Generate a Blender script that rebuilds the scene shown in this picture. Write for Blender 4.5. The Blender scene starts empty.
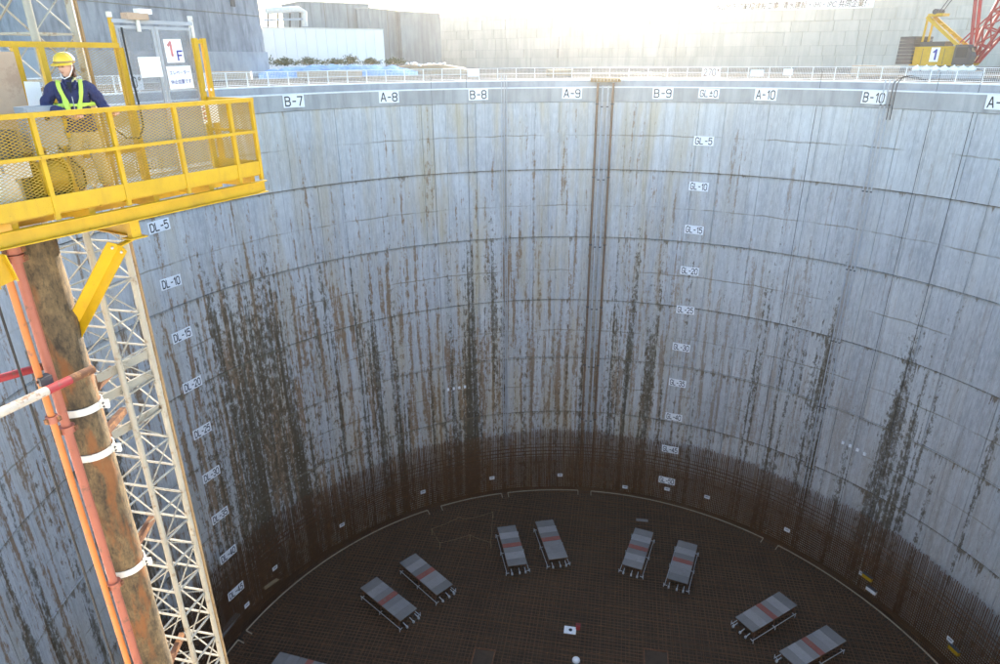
import bpy, bmesh, math, random
from mathutils import Vector, Matrix, noise as mnoise
R_ = math.radians
random.seed(7)
sc = bpy.context.scene
col = sc.collection

# ------------------------------------------------------------------ camera
CAM = Vector((0.0, -39.700, 3.6535))
YAW, PITCH, ROLL, FPX = -0.18362, 0.39604, -0.00769, 655.73
fw = Vector((math.sin(YAW)*math.cos(PITCH), math.cos(YAW)*math.cos(PITCH), -math.sin(PITCH)))
rt0 = Vector((math.cos(YAW), -math.sin(YAW), 0)); up0 = rt0.cross(fw)
rt = rt0*math.cos(ROLL)+up0*math.sin(ROLL); up = -rt0*math.sin(ROLL)+up0*math.cos(ROLL)
cd = bpy.data.cameras.new('camera'); cam = bpy.data.objects.new('camera', cd); col.objects.link(cam)
M = Matrix((rt, up, -fw)).transposed().to_4x4(); M.translation = CAM
cam.matrix_world = M
cd.sensor_width = 36; cd.lens = FPX*36/1000; cd.clip_start = 0.1; cd.clip_end = 6000
sc.camera = cam

# ------------------------------------------------------------------ light
SUN_AZ, SUN_EL = R_(0.8), R_(13.5)          # azimuth from +Y towards +X
w = bpy.data.worlds.new('World'); sc.world = w; w.use_nodes = True
wn = w.node_tree; bg = wn.nodes['Background']
sky = wn.nodes.new('ShaderNodeTexSky'); sky.sky_type = 'NISHITA'; sky.sun_disc = False
sky.sun_elevation = SUN_EL; sky.sun_rotation = SUN_AZ
sky.air_density = 1.0; sky.dust_density = 1.0; sky.ozone_density = 1.7
wn.links.new(sky.outputs[0], bg.inputs[0]); bg.inputs[1].default_value = 0.15
sd = bpy.data.lights.new('sun', 'SUN'); sun = bpy.data.objects.new('sun', sd); col.objects.link(sun)
sd.energy = 4.0; sd.angle = R_(0.5); sd.color = (1.0, 0.90, 0.76)
sdir = Vector((math.sin(SUN_AZ)*math.cos(SUN_EL), math.cos(SUN_AZ)*math.cos(SUN_EL), math.sin(SUN_EL)))
sun.rotation_euler = sdir.to_track_quat('Z', 'Y').to_euler(); sun.location = (20, 200, 80)
sc.view_settings.view_transform = 'Standard'; sc.view_settings.look = 'None'
sc.view_settings.exposure = 2.45; sc.view_settings.gamma = 1.0; sc.view_settings.use_curve_mapping = False
sc.cycles.max_bounces = 6; sc.cycles.diffuse_bounces = 3; sc.cycles.transparent_max_bounces = 12
sc.cycles.use_denoising = True
sc.cycles.use_adaptive_sampling = True; sc.cycles.adaptive_threshold = 0.035

# ------------------------------------------------------------------ pixel rays (only used to measure the place)
def ray(x, y): return fw + rt*((x-500)/FPX) - up*((y-332)/FPX)
def athd(x, y, hd):
    d = ray(x, y); return CAM + d*(hd/math.hypot(d.x, d.y))
def atz(x, y, z):
    d = ray(x, y); return CAM + d*((z-CAM.z)/d.z)

# ------------------------------------------------------------------ mesh helpers
WM = {}                                        # world matrix of every parent
class MB:
    def __init__(s): s.v = []; s.f = []
    def add(s, vs, fs):
        b = len(s.v); s.v += [Vector(p) for p in vs]; s.f += [tuple(b+i for i in q) for q in fs]; return s
    def box(s, c, size, X=None, Y=None, Z=None):
        c = Vector(c); X = Vector(X or (1,0,0)).normalized(); Z = Vector(Z or (0,0,1)).normalized()
        Y = Vector(Y) if Y else Z.cross(X)
        Y = Y.normalized(); hx, hy, hz = size[0]/2, size[1]/2, size[2]/2
        vs = [c+X*(sx*hx)+Y*(sy*hy)+Z*(sz*hz) for sz in (-1,1) for sx, sy in ((-1,-1),(1,-1),(1,1),(-1,1))]
        return s.add(vs, [(3,2,1,0),(4,5,6,7),(0,1,5,4),(1,2,6,5),(2,3,7,6),(3,0,4,7)])
    def bar(s, p, q, wd, ht=None, hint=(0,0,1)):
        p, q = Vector(p), Vector(q); d = (q-p); L = d.length; d.normalize()
        h = Vector(hint)
        if abs(d.dot(h)) > .95: h = Vector((1,0,0)) if abs(d.x) < .9 else Vector((0,1,0))
        Y = h.cross(d).normalized(); Z = d.cross(Y)
        return s.box((p+q)/2, (L, wd, ht or wd), d, Y, Z)
    def tube(s, p, q, r, n=10, r2=None, cap=True):
        p, q = Vector(p), Vector(q); d = (q-p).normalized()
        h = Vector((0,0,1)) if abs(d.z) < .9 else Vector((1,0,0))
        X = h.cross(d).normalized(); Y = d.cross(X); r2 = r if r2 is None else r2
        vs = [p+X*(r*math.cos(2*math.pi*i/n))+Y*(r*math.sin(2*math.pi*i/n)) for i in range(n)]
        vs += [q+X*(r2*math.cos(2*math.pi*i/n))+Y*(r2*math.sin(2*math.pi*i/n)) for i in range(n)]
        fs = [(i, (i+1)%n, n+(i+1)%n, n+i) for i in range(n)]
        if cap: fs += [tuple(range(n-1,-1,-1)), tuple(range(n, 2*n))]
        return s.add(vs, fs)
    def poly(s, pts, r, n=6):
        pts = [Vector(p) for p in pts]
        rings = []; prevX = None
        for k, p in enumerate(pts):
            d = (pts[min(k+1, len(pts)-1)]-pts[max(k-1, 0)]).normalized()
            h = prevX if prevX is not None else (Vector((0,0,1)) if abs(d.z) < .9 else Vector((1,0,0)))
            Y = d.cross(h).normalized(); X = Y.cross(d).normalized(); prevX = X
            rings.append([p+X*(r*math.cos(2*math.pi*i/n))+Y*(r*math.sin(2*math.pi*i/n)) for i in range(n)])
        vs = [q for g in rings for q in g]; fs = []
        for k in range(len(pts)-1):
            fs += [(k*n+i, k*n+(i+1)%n, (k+1)*n+(i+1)%n, (k+1)*n+i) for i in range(n)]
        fs += [tuple(range(n-1,-1,-1)), tuple(range((len(pts)-1)*n, len(pts)*n))]
        return s.add(vs, fs)
    def ring(s, prof, a0, a1, n, close=False):
        """sweep a closed (r,z) profile about the shaft axis, azimuth a0..a1 degrees"""
        m = len(prof); full = abs(a1-a0) >= 359.9; k = n if full else n+1
        vs = []
        for i in range(k):
            a = R_(a0+(a1-a0)*i/n)
            vs += [Vector((r*math.sin(a), r*math.cos(a), z)) for r, z in prof]
        fs = []
        for i in range(n):
            j = (i+1) % k
            fs += [(i*m+t, i*m+(t+1)%m, j*m+(t+1)%m, j*m+t) for t in range(m)]
        if not full: fs += [tuple(range(m-1,-1,-1)), tuple((k-1)*m+t for t in range(m))]
        return s.add(vs, fs)
    def ball(s, c, rad, n=12, m=8, mat=None):
        c = Vector(c); vs = []; fs = []
        rx, ry, rz = (rad, rad, rad) if not hasattr(rad, '__len__') else rad
        for j in range(1, m):
            t = math.pi*j/m
            vs += [c+Vector((rx*math.sin(t)*math.cos(2*math.pi*i/n), ry*math.sin(t)*math.sin(2*math.pi*i/n), rz*math.cos(t))) for i in range(n)]
        b = len(vs); vs += [c+Vector((0,0,rz)), c-Vector((0,0,rz))]
        for j in range(m-2): fs += [(j*n+i, (j+1)*n+i, (j+1)*n+(i+1)%n, j*n+(i+1)%n) for i in range(n)]
        fs += [(b, i, (i+1)%n) for i in range(n)] + [(b+1, (m-2)*n+(i+1)%n, (m-2)*n+i) for i in range(n)]
        return s.add(vs, fs)
    def build(s, name, mat, parent=None, local=False, smooth=False):
        vs = s.v
        if parent is not None and not local:
            inv = WM[parent.name].inverted(); vs = [inv @ v for v in vs]
        me = bpy.data.meshes.new(name); me.from_pydata([tuple(v) for v in vs], [], s.f)
        bm = bmesh.new(); bm.from_mesh(me); bmesh.ops.recalc_face_normals(bm, faces=bm.faces); bm.to_mesh(me); bm.free()
        if smooth:
            me.polygons.foreach_set('use_smooth', [True]*len(me.polygons))
            try: me.set_sharp_from_angle(angle=R_(40))
            except Exception: pass
        if mat: me.materials.append(mat)
        o = bpy.data.objects.new(name, me); col.objects.link(o)
        if parent is not None:
            o.parent = parent; WM[o.name] = WM[parent.name]
        else: WM[o.name] = Matrix.Identity(4)
        return o
def link(name, me, parent=None, mw=None):
    o = bpy.data.objects.new(name, me); col.objects.link(o)
    if parent is not None: o.parent = parent; WM[o.name] = WM[parent.name]
    if mw is not None: o.matrix_local = mw
    return o
def tag(o, label=None, cat=None, group=None, kind=None):
    if label: o['label'] = label
    if cat: o['category'] = cat
    if group: o['group'] = group
    if kind: o['kind'] = kind
    return o
def thing(name, label, cat, loc=(0,0,0), rot=None, group=None):
    o = bpy.data.objects.new(name, None); col.objects.link(o)
    m = (rot.to_4x4() if rot is not None else Matrix.Identity(4)); m.translation = Vector(loc)
    o.matrix_world = m; WM[o.name] = m.copy(); o.empty_display_size = .3
    return tag(o, label, cat, group)
def copy_tree(o, parent=None):
    c = o.copy(); col.objects.link(c)
    if parent is not None: c.parent = parent
    for ch in list(o.children): copy_tree(ch, c)
    return c
def basis(X, Y, Z): return Matrix((Vector(X), Vector(Y), Vector(Z))).transposed()
def text_mesh(s, size, mat, extr=0.004, bold=0.0, shear=0.0, sx=1.0):
    cu = bpy.data.curves.new('lettering', 'FONT'); cu.body = s; cu.size = size; cu.extrude = extr
    cu.align_x = 'CENTER'; cu.align_y = 'CENTER'; cu.offset = bold; cu.shear = shear; cu.resolution_u = 3
    t = bpy.data.objects.new('lettering', cu); col.objects.link(t)
    dg = bpy.context.evaluated_depsgraph_get(); me = bpy.data.meshes.new_from_object(t.evaluated_get(dg))
    bpy.data.objects.remove(t); bpy.data.curves.remove(cu)
    xs = [v.co.x for v in me.vertices]; ys = [v.co.y for v in me.vertices]
    if xs:
        cx, cy = (min(xs)+max(xs))/2, (min(ys)+max(ys))/2
        for v in me.vertices: v.co.x = (v.co.x-cx)*sx; v.co.y -= cy
    me.materials.clear(); me.materials.append(mat)
    return me

GLYPH = {   # strokes on a 0..4 x 0..6 grid
 '0': [[(1,0),(3,0),(4,1),(4,5),(3,6),(1,6),(0,5),(0,1),(1,0)]], '1': [[(.8,4.6),(2.3,6),(2.3,0)]], '2': [[(0,5),(1,6),(3,6),(4,5),(4,3.9),(0,0),(4,0)]],
 '3': [[(0,5.2),(1,6),(3,6),(4,5),(4,4),(3,3.1),(1.6,3.1)],[(3,3.1),(4,2.2),(4,1),(3,0),(1,0),(0,.8)]], '4': [[(3,0),(3,6),(0,1.7),(4.3,1.7)]],
 '5': [[(3.8,6),(.4,6),(.2,3.3),(1.2,3.8),(3,3.8),(4,2.8),(4,1),(3,0),(1,0),(0,.8)]], '7': [[(0,6),(4,6),(1.6,0)]],
 '8': [[(1,3.1),(0,4),(0,5.1),(1,6),(3,6),(4,5.1),(4,4),(3,3.1),(1,3.1),(0,2.2),(0,.9),(1,0),(3,0),(4,.9),(4,2.2),(3,3.1)]],
 '9': [[(.3,.6),(1.2,0),(3,0),(4,1),(4,5),(3,6),(1,6),(0,5),(0,3.8),(1,2.9),(3,2.9),(4,3.8)]],
 'A': [[(0,0),(1.9,6),(2.3,6),(4.2,0)],[(.8,1.9),(3.4,1.9)]], 'B': [[(0,0),(0,6),(2.8,6),(3.8,5.2),(3.8,4),(2.9,3.2),(0,3.2)],[(2.9,3.2),(4,2.3),(4,.9),(3,0),(0,0)]],
 'D': [[(0,0),(0,6),(2.5,6),(4,4.6),(4,1.4),(2.5,0),(0,0)]], 'G': [[(4,4.9),(3,6),(1,6),(0,5),(0,1),(1,0),(3,0),(4,1),(4,2.8),(2.2,2.8)]], 'L': [[(0,6),(0,0),(3.6,0)]],
 'F': [[(0,0),(0,6),(3.8,6)],[(0,3.2),(3,3.2)]], '-': [[(.7,2.9),(3.1,2.9)]], '±': [[(.4,3.6),(3.6,3.6)],[(2,5.2),(2,2.0)],[(.4,.6),(3.6,.6)]],
 '°': [[(.6,5),(1.1,5.7),(1.8,5.9),(2.4,5.3),(2.2,4.6),(1.4,4.3),(.6,5)]], ' ': []}
def sign_mesh(txt, h, wt=.15, sx=1.0, adv=5.6, mat=None, th=.012):
    m = MB(); x0 = 0; dep = 0; k = h/6
    for ch in txt:
        for st in GLYPH[ch]:
            for i in range(len(st)-1):
                p = Vector(((x0+st[i][0])*k*sx, st[i][1]*k, 0)); q = Vector(((x0+st[i+1][0])*k*sx, st[i+1][1]*k, 0)); d = (q-p).normalized()
                dep += 1; zz = (dep % 7)*.0006; e = d*(wt*h*.36)
                m.box((p+q)/2+Vector((0,0,zz)), ((q-p).length+e.length*2, wt*h, th), d, Vector((-d.y, d.x, 0)), (0,0,1))
        x0 += 3.2 if ch == ' ' else (4.2 if ch == '1' else adv) if ch != '-' else 4.8
    xs = [v.x for v in m.v]; cx = (min(xs)+max(xs))/2
    m.v = [Vector((v.x-cx, v.y-h/2, v.z)) for v in m.v]
    return m, max(xs)-min(xs)
# ------------------------------------------------------------------ materials
class NT:
    def __init__(s, name):
        s.m = bpy.data.materials.new(name); s.m.use_nodes = True; s.t = s.m.node_tree
        s.b = s.t.nodes['Principled BSDF']
    def n(s, ty, **kw):
        nd = s.t.nodes.new('ShaderNode'+ty)
        for k, v in kw.items():
            if k.startswith('_'): s.set(nd, int(k[1:]) if k[1:].isdigit() else k[1:], v)
            else: setattr(nd, k, v)
        return nd
    def set(s, nd, k, v):
        i = nd.inputs[k]
        if isinstance(v, bpy.types.NodeSocket): s.t.links.new(v, i)
        else: i.default_value = v
    def math(s, op, a, b=0.0, c=None, clamp=False):
        nd = s.n('Math', operation=op, use_clamp=clamp); s.set(nd, 0, a); s.set(nd, 1, b)
        if c is not None: s.set(nd, 2, c)
        return nd.outputs[0]
    def ramp(s, fac, stops, interp='LINEAR'):
        nd = s.n('ValToRGB'); cr = nd.color_ramp; cr.interpolation = interp
        while len(cr.elements) < len(stops): cr.elements.new(.5)
        for e, (p, c) in zip(cr.elements, stops):
            e.position = p; e.color = (c, c, c, 1) if not hasattr(c, '__len__') else (*c, 1)
        s.set(nd, 0, fac); return nd.outputs[0]
    def mix(s, fac, a, b, blend='MIX'):
        nd = s.n('Mix', data_type='RGBA', blend_type=blend)
        s.set(nd, 0, fac); s.set(nd, 6, a if isinstance(a, bpy.types.NodeSocket) else (*a, 1)); s.set(nd, 7, b if isinstance(b, bpy.types.NodeSocket) else (*b, 1))
        return nd.outputs[2]
    def noise(s, vec, scale, detail=4, rough=.55, dist=0.0):
        nd = s.n('TexNoise', _Scale=scale, _Detail=detail, _Roughness=rough, _Distortion=dist)
        if vec is not None: s.set(nd, 'Vector', vec)
        return nd.outputs[0]
    def scale(s, vec, xyz):
        nd = s.n('VectorMath', operation='MULTIPLY'); s.set(nd, 0, vec); nd.inputs[1].default_value = xyz; return nd.outputs[0]
    def pos(s): return s.n('NewGeometry').outputs['Position']
    def bump(s, h, strength=.3, dist=.02):
        nd = s.n('Bump', _Strength=strength, _Distance=dist); s.set(nd, 'Height', h); s.t.links.new(nd.outputs[0], s.b.inputs['Normal'])
    def out(s, colr, rough=.8, metal=0.0):
        s.set(s.b, 'Base Color', colr if isinstance(colr, bpy.types.NodeSocket) else (*colr, 1))
        s.set(s.b, 'Roughness', rough); s.set(s.b, 'Metallic', metal); return s.m

def paint(name, c, rough=.5, wear=None, wscale=6, amt=.5, metal=0.0, dark=.82):
    t = NT(name); p = t.pos()
    a = t.noise(p, wscale*.4, 5, .6)
    base = t.mix(t.ramp(a, [(.3, 0), (.7, 1)]), tuple(x*dark for x in c), c)
    if wear:
        k = t.ramp(t.noise(p, wscale, 8, .7), [(amt, 0), (min(1, amt+.08), 1)])
        base = t.mix(k, base, wear)
    if 'plate' in name: base = t.mix(.5, base, t.mix(t.n('ObjectInfo').outputs['Random'], tuple(x*.55 for x in c), tuple(x*1.25 for x in c)))
    if 'yellow_paint' in name:
        g = t.ramp(t.noise(t.scale(p, (5, 5, .8)), 1.0, 5, .7), [(.52, 0), (.72, .5)]); base = t.mix(g, base, (.40, .23, .02))
        g = t.ramp(t.noise(p, 13, 6, .75), [(.66, 0), (.70, .9)]); base = t.mix(g, base, (.16, .075, .03))
    t.bump(t.noise(p, wscale*3, 3), .08, .01)
    return t.out(base, rough, metal)

def cyl_coords(t):
    sep = t.n('SeparateXYZ'); t.set(sep, 0, t.pos())
    az = t.math('ARCTAN2', sep.outputs[0], sep.outputs[1])
    u = t.math('MULTIPLY', az, 39.24)
    cmb = t.n('CombineXYZ'); t.set(cmb, 0, u); t.set(cmb, 1, sep.outputs[2]); cmb.inputs[2].default_value = 0
    return az, sep.outputs[2], cmb.outputs[0]

def gauss(t, x, c, wd):
    d = t.math('DIVIDE', t.math('SUBTRACT', x, c), wd)
    return t.math('POWER', 2.718, t.math('MULTIPLY', t.math('MULTIPLY', d, d), -1.0))

def shaft_concrete():
    t = NT('shaft_concrete'); az, z, uv = cyl_coords(t)
    sp = t.n('SeparateXYZ'); t.set(sp, 0, uv); u = sp.outputs[0]
    depth = t.math('MULTIPLY', z, -1/52.0)                       # 0 top, 1 bottom
    ph = t.math('FRACT', t.math('MULTIPLY', t.math('ADD', t.math('MULTIPLY', z, -1.0), -0.4), 1/8.08))
    A, S_, X_ = (lambda p, q: t.math('ADD', p, q)), (lambda p, q: t.math('SUBTRACT', p, q)), (lambda p, q: t.math('MULTIPLY', p, q))
    big = t.noise(t.scale(uv, (.16, .12, 1)), 1.0, 4, .65)
    streak = t.noise(t.scale(uv, (1.3, .05, 1)), 1.0, 3, .6)
    fine = t.noise(t.scale(uv, (4.5, .9, 1)), 1.0, 3, .7)
    spk = t.noise(t.scale(uv, (2.6, 1.15, 1)), 1.0, 5, .78)
    base = t.mix(t.ramp(big, [(.30, 0), (.68, 1)]), (.38, .38, .385), (.60, .595, .585))
    base = t.mix(t.ramp(streak, [(.40, .0), (.66, .75)]), base, (.32, .32, .325))
    base = t.mix(t.ramp(fine, [(.42, 0), (.70, .65)]), base, (.66, .66, .65))
    base = t.mix(t.ramp(spk, [(.30, .5), (.45, 0)]), base, (.30, .29, .27))
    oi = t.n('ObjectInfo').outputs['Random']
    base = t.mix(.22, base, t.mix(oi, (.36, .365, .38), (.62, .61, .58)))
    # ochre bloom, strongest left of the wall pipes
    oc = X_(t.ramp(t.noise(t.scale(uv, (.5, .06, 1)), 1.0, 4, .65), [(.45, 0), (.66, .65)]), t.ramp(A(X_(az, .3), .5), [(.15, .5), (.38, 1), (.52, .8), (.62, .15)]))
    base = t.mix(oc, base, (.47, .36, .19))
    # form-board lines and an uneven cold joint halfway down each lift
    fl = t.ramp(t.math('FRACT', X_(u, 1/1.07)), [(0, .40), (.05, .28), (.07, 0)])
    base = t.mix(fl, base, (.25, .24, .22))
    wob = t.math('ABSOLUTE', A(S_(ph, .52), X_(S_(t.noise(t.scale(uv, (.35, .001, 1)), 1.0, 3), .5), .06)))
    base = t.mix(X_(t.ramp(wob, [(.006, .7), (.012, 0)]), t.ramp(big, [(.42, 0), (.55, 1)])), base, (.22, .19, .14))
    # where stains gather
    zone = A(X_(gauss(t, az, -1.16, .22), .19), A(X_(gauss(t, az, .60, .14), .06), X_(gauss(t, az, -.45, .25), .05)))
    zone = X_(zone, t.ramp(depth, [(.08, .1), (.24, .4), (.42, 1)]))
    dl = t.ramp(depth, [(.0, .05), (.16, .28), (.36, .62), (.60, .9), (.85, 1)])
    # rust: narrow broken runs
    rs = t.noise(t.scale(uv, (1.7, .07, 1)), 1.0, 4, .62)
    left = t.ramp(A(X_(az, .3), .5), [(.2, 1), (.5, .9), (.75, .25)])
    rv = A(A(rs, X_(S_(spk, .5), .62)), A(X_(dl, .16), X_(zone, .4)))
    rust = X_(t.ramp(rv, [(.645, 0), (.74, .85)]), left)
    base = t.mix(rust, base, t.mix(fine, (.27, .115, .03), (.19, .13, .06)))
    # dark growth: speckled columns, thickened low down to paint in the deeper shade too
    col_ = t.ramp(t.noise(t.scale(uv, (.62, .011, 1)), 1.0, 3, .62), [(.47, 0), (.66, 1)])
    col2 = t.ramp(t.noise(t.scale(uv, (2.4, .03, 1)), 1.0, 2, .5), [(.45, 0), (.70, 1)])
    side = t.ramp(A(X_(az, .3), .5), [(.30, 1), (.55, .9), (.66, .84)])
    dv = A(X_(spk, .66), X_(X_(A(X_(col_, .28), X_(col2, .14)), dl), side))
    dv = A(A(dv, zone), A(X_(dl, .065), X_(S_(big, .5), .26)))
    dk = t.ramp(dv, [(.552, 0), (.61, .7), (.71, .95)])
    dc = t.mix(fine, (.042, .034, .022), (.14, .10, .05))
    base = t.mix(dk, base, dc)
    # ragged drips hanging from each ring joint
    ln = X_(X_(t.ramp(t.noise(t.scale(uv, (1.5, .06, 1)), 1.0, 4, .75), [(.50, 0), (.74, 1)]), t.ramp(t.noise(t.scale(uv, (.22, .12, 1)), 1.0, 2), [(.40, .1), (.6, 1)])), X_(dl, .42))
    dr = t.ramp(S_(A(ln, X_(S_(spk, .5), .16)), ph), [(.0, 0), (.03, .85)])
    base = t.mix(dr, base, t.mix(rs, (.07, .06, .045), (.22, .14, .07)))
    jd = X_(t.ramp(ph, [(0, .75), (.012, .6), (.022, .2), (.05, 0)]), t.ramp(spk, [(.30, .5), (.55, 1)]))
    base = t.mix(X_(jd, t.ramp(depth, [(.02, .3), (.15, .9)])), base, (.19, .155, .105))
    # roughened dimples in the lower lifts
    vo = t.n('TexVoronoi', _Scale=1.0, _Randomness=.4); t.set(vo, 'Vector', t.scale(uv, (1.9, 1.9, 1)))
    dots = X_(t.ramp(vo.outputs['Distance'], [(.13, 1), (.23, 0)]), t.ramp(depth, [(.30, 0), (.45, 1)]))
    base = t.mix(X_(dots, .32), base, (.60, .59, .56))
    t.bump(A(A(X_(fine, .5), X_(dots, -1.2)), X_(spk, .9)), .6, .05)
    return t.out(base, .9)

def concrete(name, a=(.36,.36,.36), b=(.5,.495,.48), st=(.22,.22,.22), sv=.12, rnd=0.0):
    t = NT(name); p = t.pos()
    big = t.noise(t.scale(p, (.25, .25, .2)), 1.0, 6, .62)
    stre = t.noise(t.scale(p, (1.2, 1.2, sv)), 1.0, 6, .62)
    base = t.mix(t.ramp(big, [(.3, 0), (.7, 1)]), a, b)
    base = t.mix(t.ramp(stre, [(.45, 0), (.72, .8)]), base, st)
    if rnd:
        oi = t.n('ObjectInfo').outputs['Random']
        base = t.mix(rnd, base, t.mix(oi, tuple(x*.7 for x in a), tuple(min(1, x*1.2) for x in b)))
    t.bump(t.noise(p, 6, 5, .7), .3, .03)
    return t.out(base, .9)

def dull(m):
    m.node_tree.nodes['Principled BSDF'].inputs['Specular IOR Level'].default_value = 0; return m
MT = {}
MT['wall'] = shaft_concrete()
MT['beam'] = concrete('cap_beam_concrete', (.31,.31,.31), (.45,.445,.435), (.23,.23,.225), .15)
MT['kerb'] = concrete('kerb_concrete', (.31,.315,.33), (.42,.42,.43), (.25,.25,.265), .4)
MT['joint'] = concrete('joint_mortar', (.20,.175,.14), (.27,.24,.19), (.14,.12,.095), .1)
MT['white_line'] = paint('white_line_paint', (.82,.82,.82), .6, (.45,.45,.45), 3, .66)
MT['ground'] = dull(concrete('yard_ground', (.12,.11,.09), (.19,.17,.14), (.09,.08,.065), 1.0))
MT['block'] = concrete('retaining_block_concrete', (.40,.38,.34), (.50,.475,.425), (.32,.305,.275), .12, .16)
MT['grey_block'] = concrete('stained_grey_concrete', (.22,.225,.24), (.38,.385,.40), (.12,.125,.135), .22)
MT['old_block'] = concrete('old_concrete', (.27,.268,.26), (.38,.375,.36), (.20,.198,.19), .1)
MT['white_wall'] = paint('white_cladding', (.80,.81,.83), .6, (.62,.63,.66), 1.0, .68, dark=.95)
MT['yellow'] = paint('yellow_paint', (.60,.355,.006), .42, (.40,.20,.02), 9, .66, dark=.84)
MT['yellow_mesh'] = paint('yellow_mesh_paint', (.43,.26,.02), .5)
MT['grey_paint'] = paint('grey_paint', (.40,.42,.45), .5, (.25,.25,.25), 6, .7)
MT['mast'] = paint('mast_galvanised', (.40,.365,.29), .45, (.22,.16,.10), 5, .56, .0)
MT['white'] = paint('white_paint', (.70,.68,.62), .5, (.42,.36,.28), 7, .60)
MT['dirty_white'] = paint('dirty_white_paint', (.58,.51,.42), .6, (.34,.20,.12), 9, .52)
MT['railing'] = paint('railing_white', (.80,.80,.80), .45)
MT['orange'] = paint('orange_red_lead', (.55,.17,.035), .5, (.22,.09,.05), 5, .6)
MT['redpipe'] = paint('red_lead_primer', (.40,.13,.08), .6, (.20,.09,.06), 5, .56)
MT['red'] = paint('red_paint', (.38,.04,.045), .6, (.22,.08,.06), 9, .55)
MT['rust'] = paint('rusty_steel', (.16,.07,.035), .85, (.28,.13,.05), 7, .52)
MT['rustpipe'] = paint('brown_rusty_pipe', (.23,.14,.085), .8, (.17,.09,.05), 1.2, .55)
MT['greypipe'] = paint('grey_pipe', (.52,.53,.55), .5)
MT['black'] = paint('black_rubber', (.025,.025,.025), .6)
MT['dark'] = paint('dark_steel', (.07,.07,.075), .6, (.12,.10,.08), 3, .6)
MT['ink'] = paint('black_lettering', (.02,.02,.025), .6)
MT['inkblue'] = paint('blue_lettering', (.05,.05,.30), .6)
MT['inkred'] = paint('red_lettering', (.55,.20,.20), .6)
MT['inkbrown'] = paint('brown_lettering', (.25,.12,.06), .6)
MT['sign'] = paint('sign_white', (.88,.88,.89), .5, (.66,.64,.60), 2.2, .68, dark=.96)
MT['ply'] = paint('plywood', (.50,.36,.25), .7, (.38,.26,.18), 2.5, .55)
MT['timber'] = paint('timber', (.33,.22,.11), .8, (.20,.13,.07), 4, .55)
MT['tarp'] = dull(paint('blue_tarpaulin', (.17,.29,.50), .7, (.26,.39,.58), 2, .5))
MT['rebar'] = paint('rusty_rebar', (.145,.066,.027), .85, (.23,.105,.04), 1.2, .54)
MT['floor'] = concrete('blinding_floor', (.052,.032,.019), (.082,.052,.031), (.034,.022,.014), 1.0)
MT['plate'] = paint('steel_deck_plate', (.24,.22,.21), .55, (.18,.165,.15), 1.2, .50, dark=.66)
MT['redstripe'] = paint('faded_red_paint', (.30,.09,.065), .7, (.22,.13,.10), 3, .55)
def log_mat():
    t = NT('muddy_pipe'); p = t.pos()
    a = t.noise(t.scale(p, (5, 5, 2.6)), 1.0, 8, .72); b = t.noise(t.scale(p, (22, 22, 9)), 1.0, 6, .75); r = t.noise(t.scale(p, (3, 3, .8)), 1.3, 5, .6)
    base = t.mix(t.ramp(a, [(.35, 0), (.62, 1)]), (.038, .028, .017), (.185, .125, .06))
    base = t.mix(t.ramp(b, [(.50, 0), (.66, .85)]), base, (.035, .028, .018))
    base = t.mix(t.ramp(r, [(.52, 0), (.64, .85)]), base, (.22, .085, .025))
    t.bump(t.math('ADD', b, a), .6, .02)
    return t.out(base, .9)
MT['log'] = log_mat()
def film(name, c, tr, rough=.4):
    t = NT(name); tb = t.n('BsdfTransparent'); mx = t.n('MixShader'); t.out(c, rough)
    t.set(mx, 0, tr); t.t.links.new(t.b.outputs[0], mx.inputs[1]); t.t.links.new(tb.outputs[0], mx.inputs[2])
    t.t.links.new(mx.outputs[0], t.t.nodes['Material Output'].inputs[0]); return t.m
MT['gate_pane'] = film('clear_gate_sheet', (.26,.27,.29), .64)
def glass():
    t = NT('cab_glass'); return t.out((.03,.04,.05), .08)
MT['glass'] = glass()

# ================================================================== THE SETTING
RW = 39.24
AZV = (-112.5, 77.5)                       # azimuths that the photograph can see
LIFT = [-0.97, -8.46, -16.52, -24.67, -32.62, -40.8, -48.9, -53.2]
gm = MB(); n = 96; rr = [40.25, 60, 120, 300, 900, 3000]
vs = [(r*math.sin(2*math.pi*i/n), r*math.cos(2*math.pi*i/n), 1.30) for r in rr for i in range(n)]
gm.add(vs, [(k*n+i, k*n+(i+1)%n, (k+1)*n+(i+1)%n, (k+1)*n+i) for k in range(len(rr)-1) for i in range(n)])
tag(gm.build('ground', MT['ground']), kind='structure')
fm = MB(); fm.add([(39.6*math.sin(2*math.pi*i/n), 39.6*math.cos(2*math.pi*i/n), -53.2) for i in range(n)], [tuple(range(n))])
floor = tag(fm.build('shaft_floor', MT['floor']), kind='structure')

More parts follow.
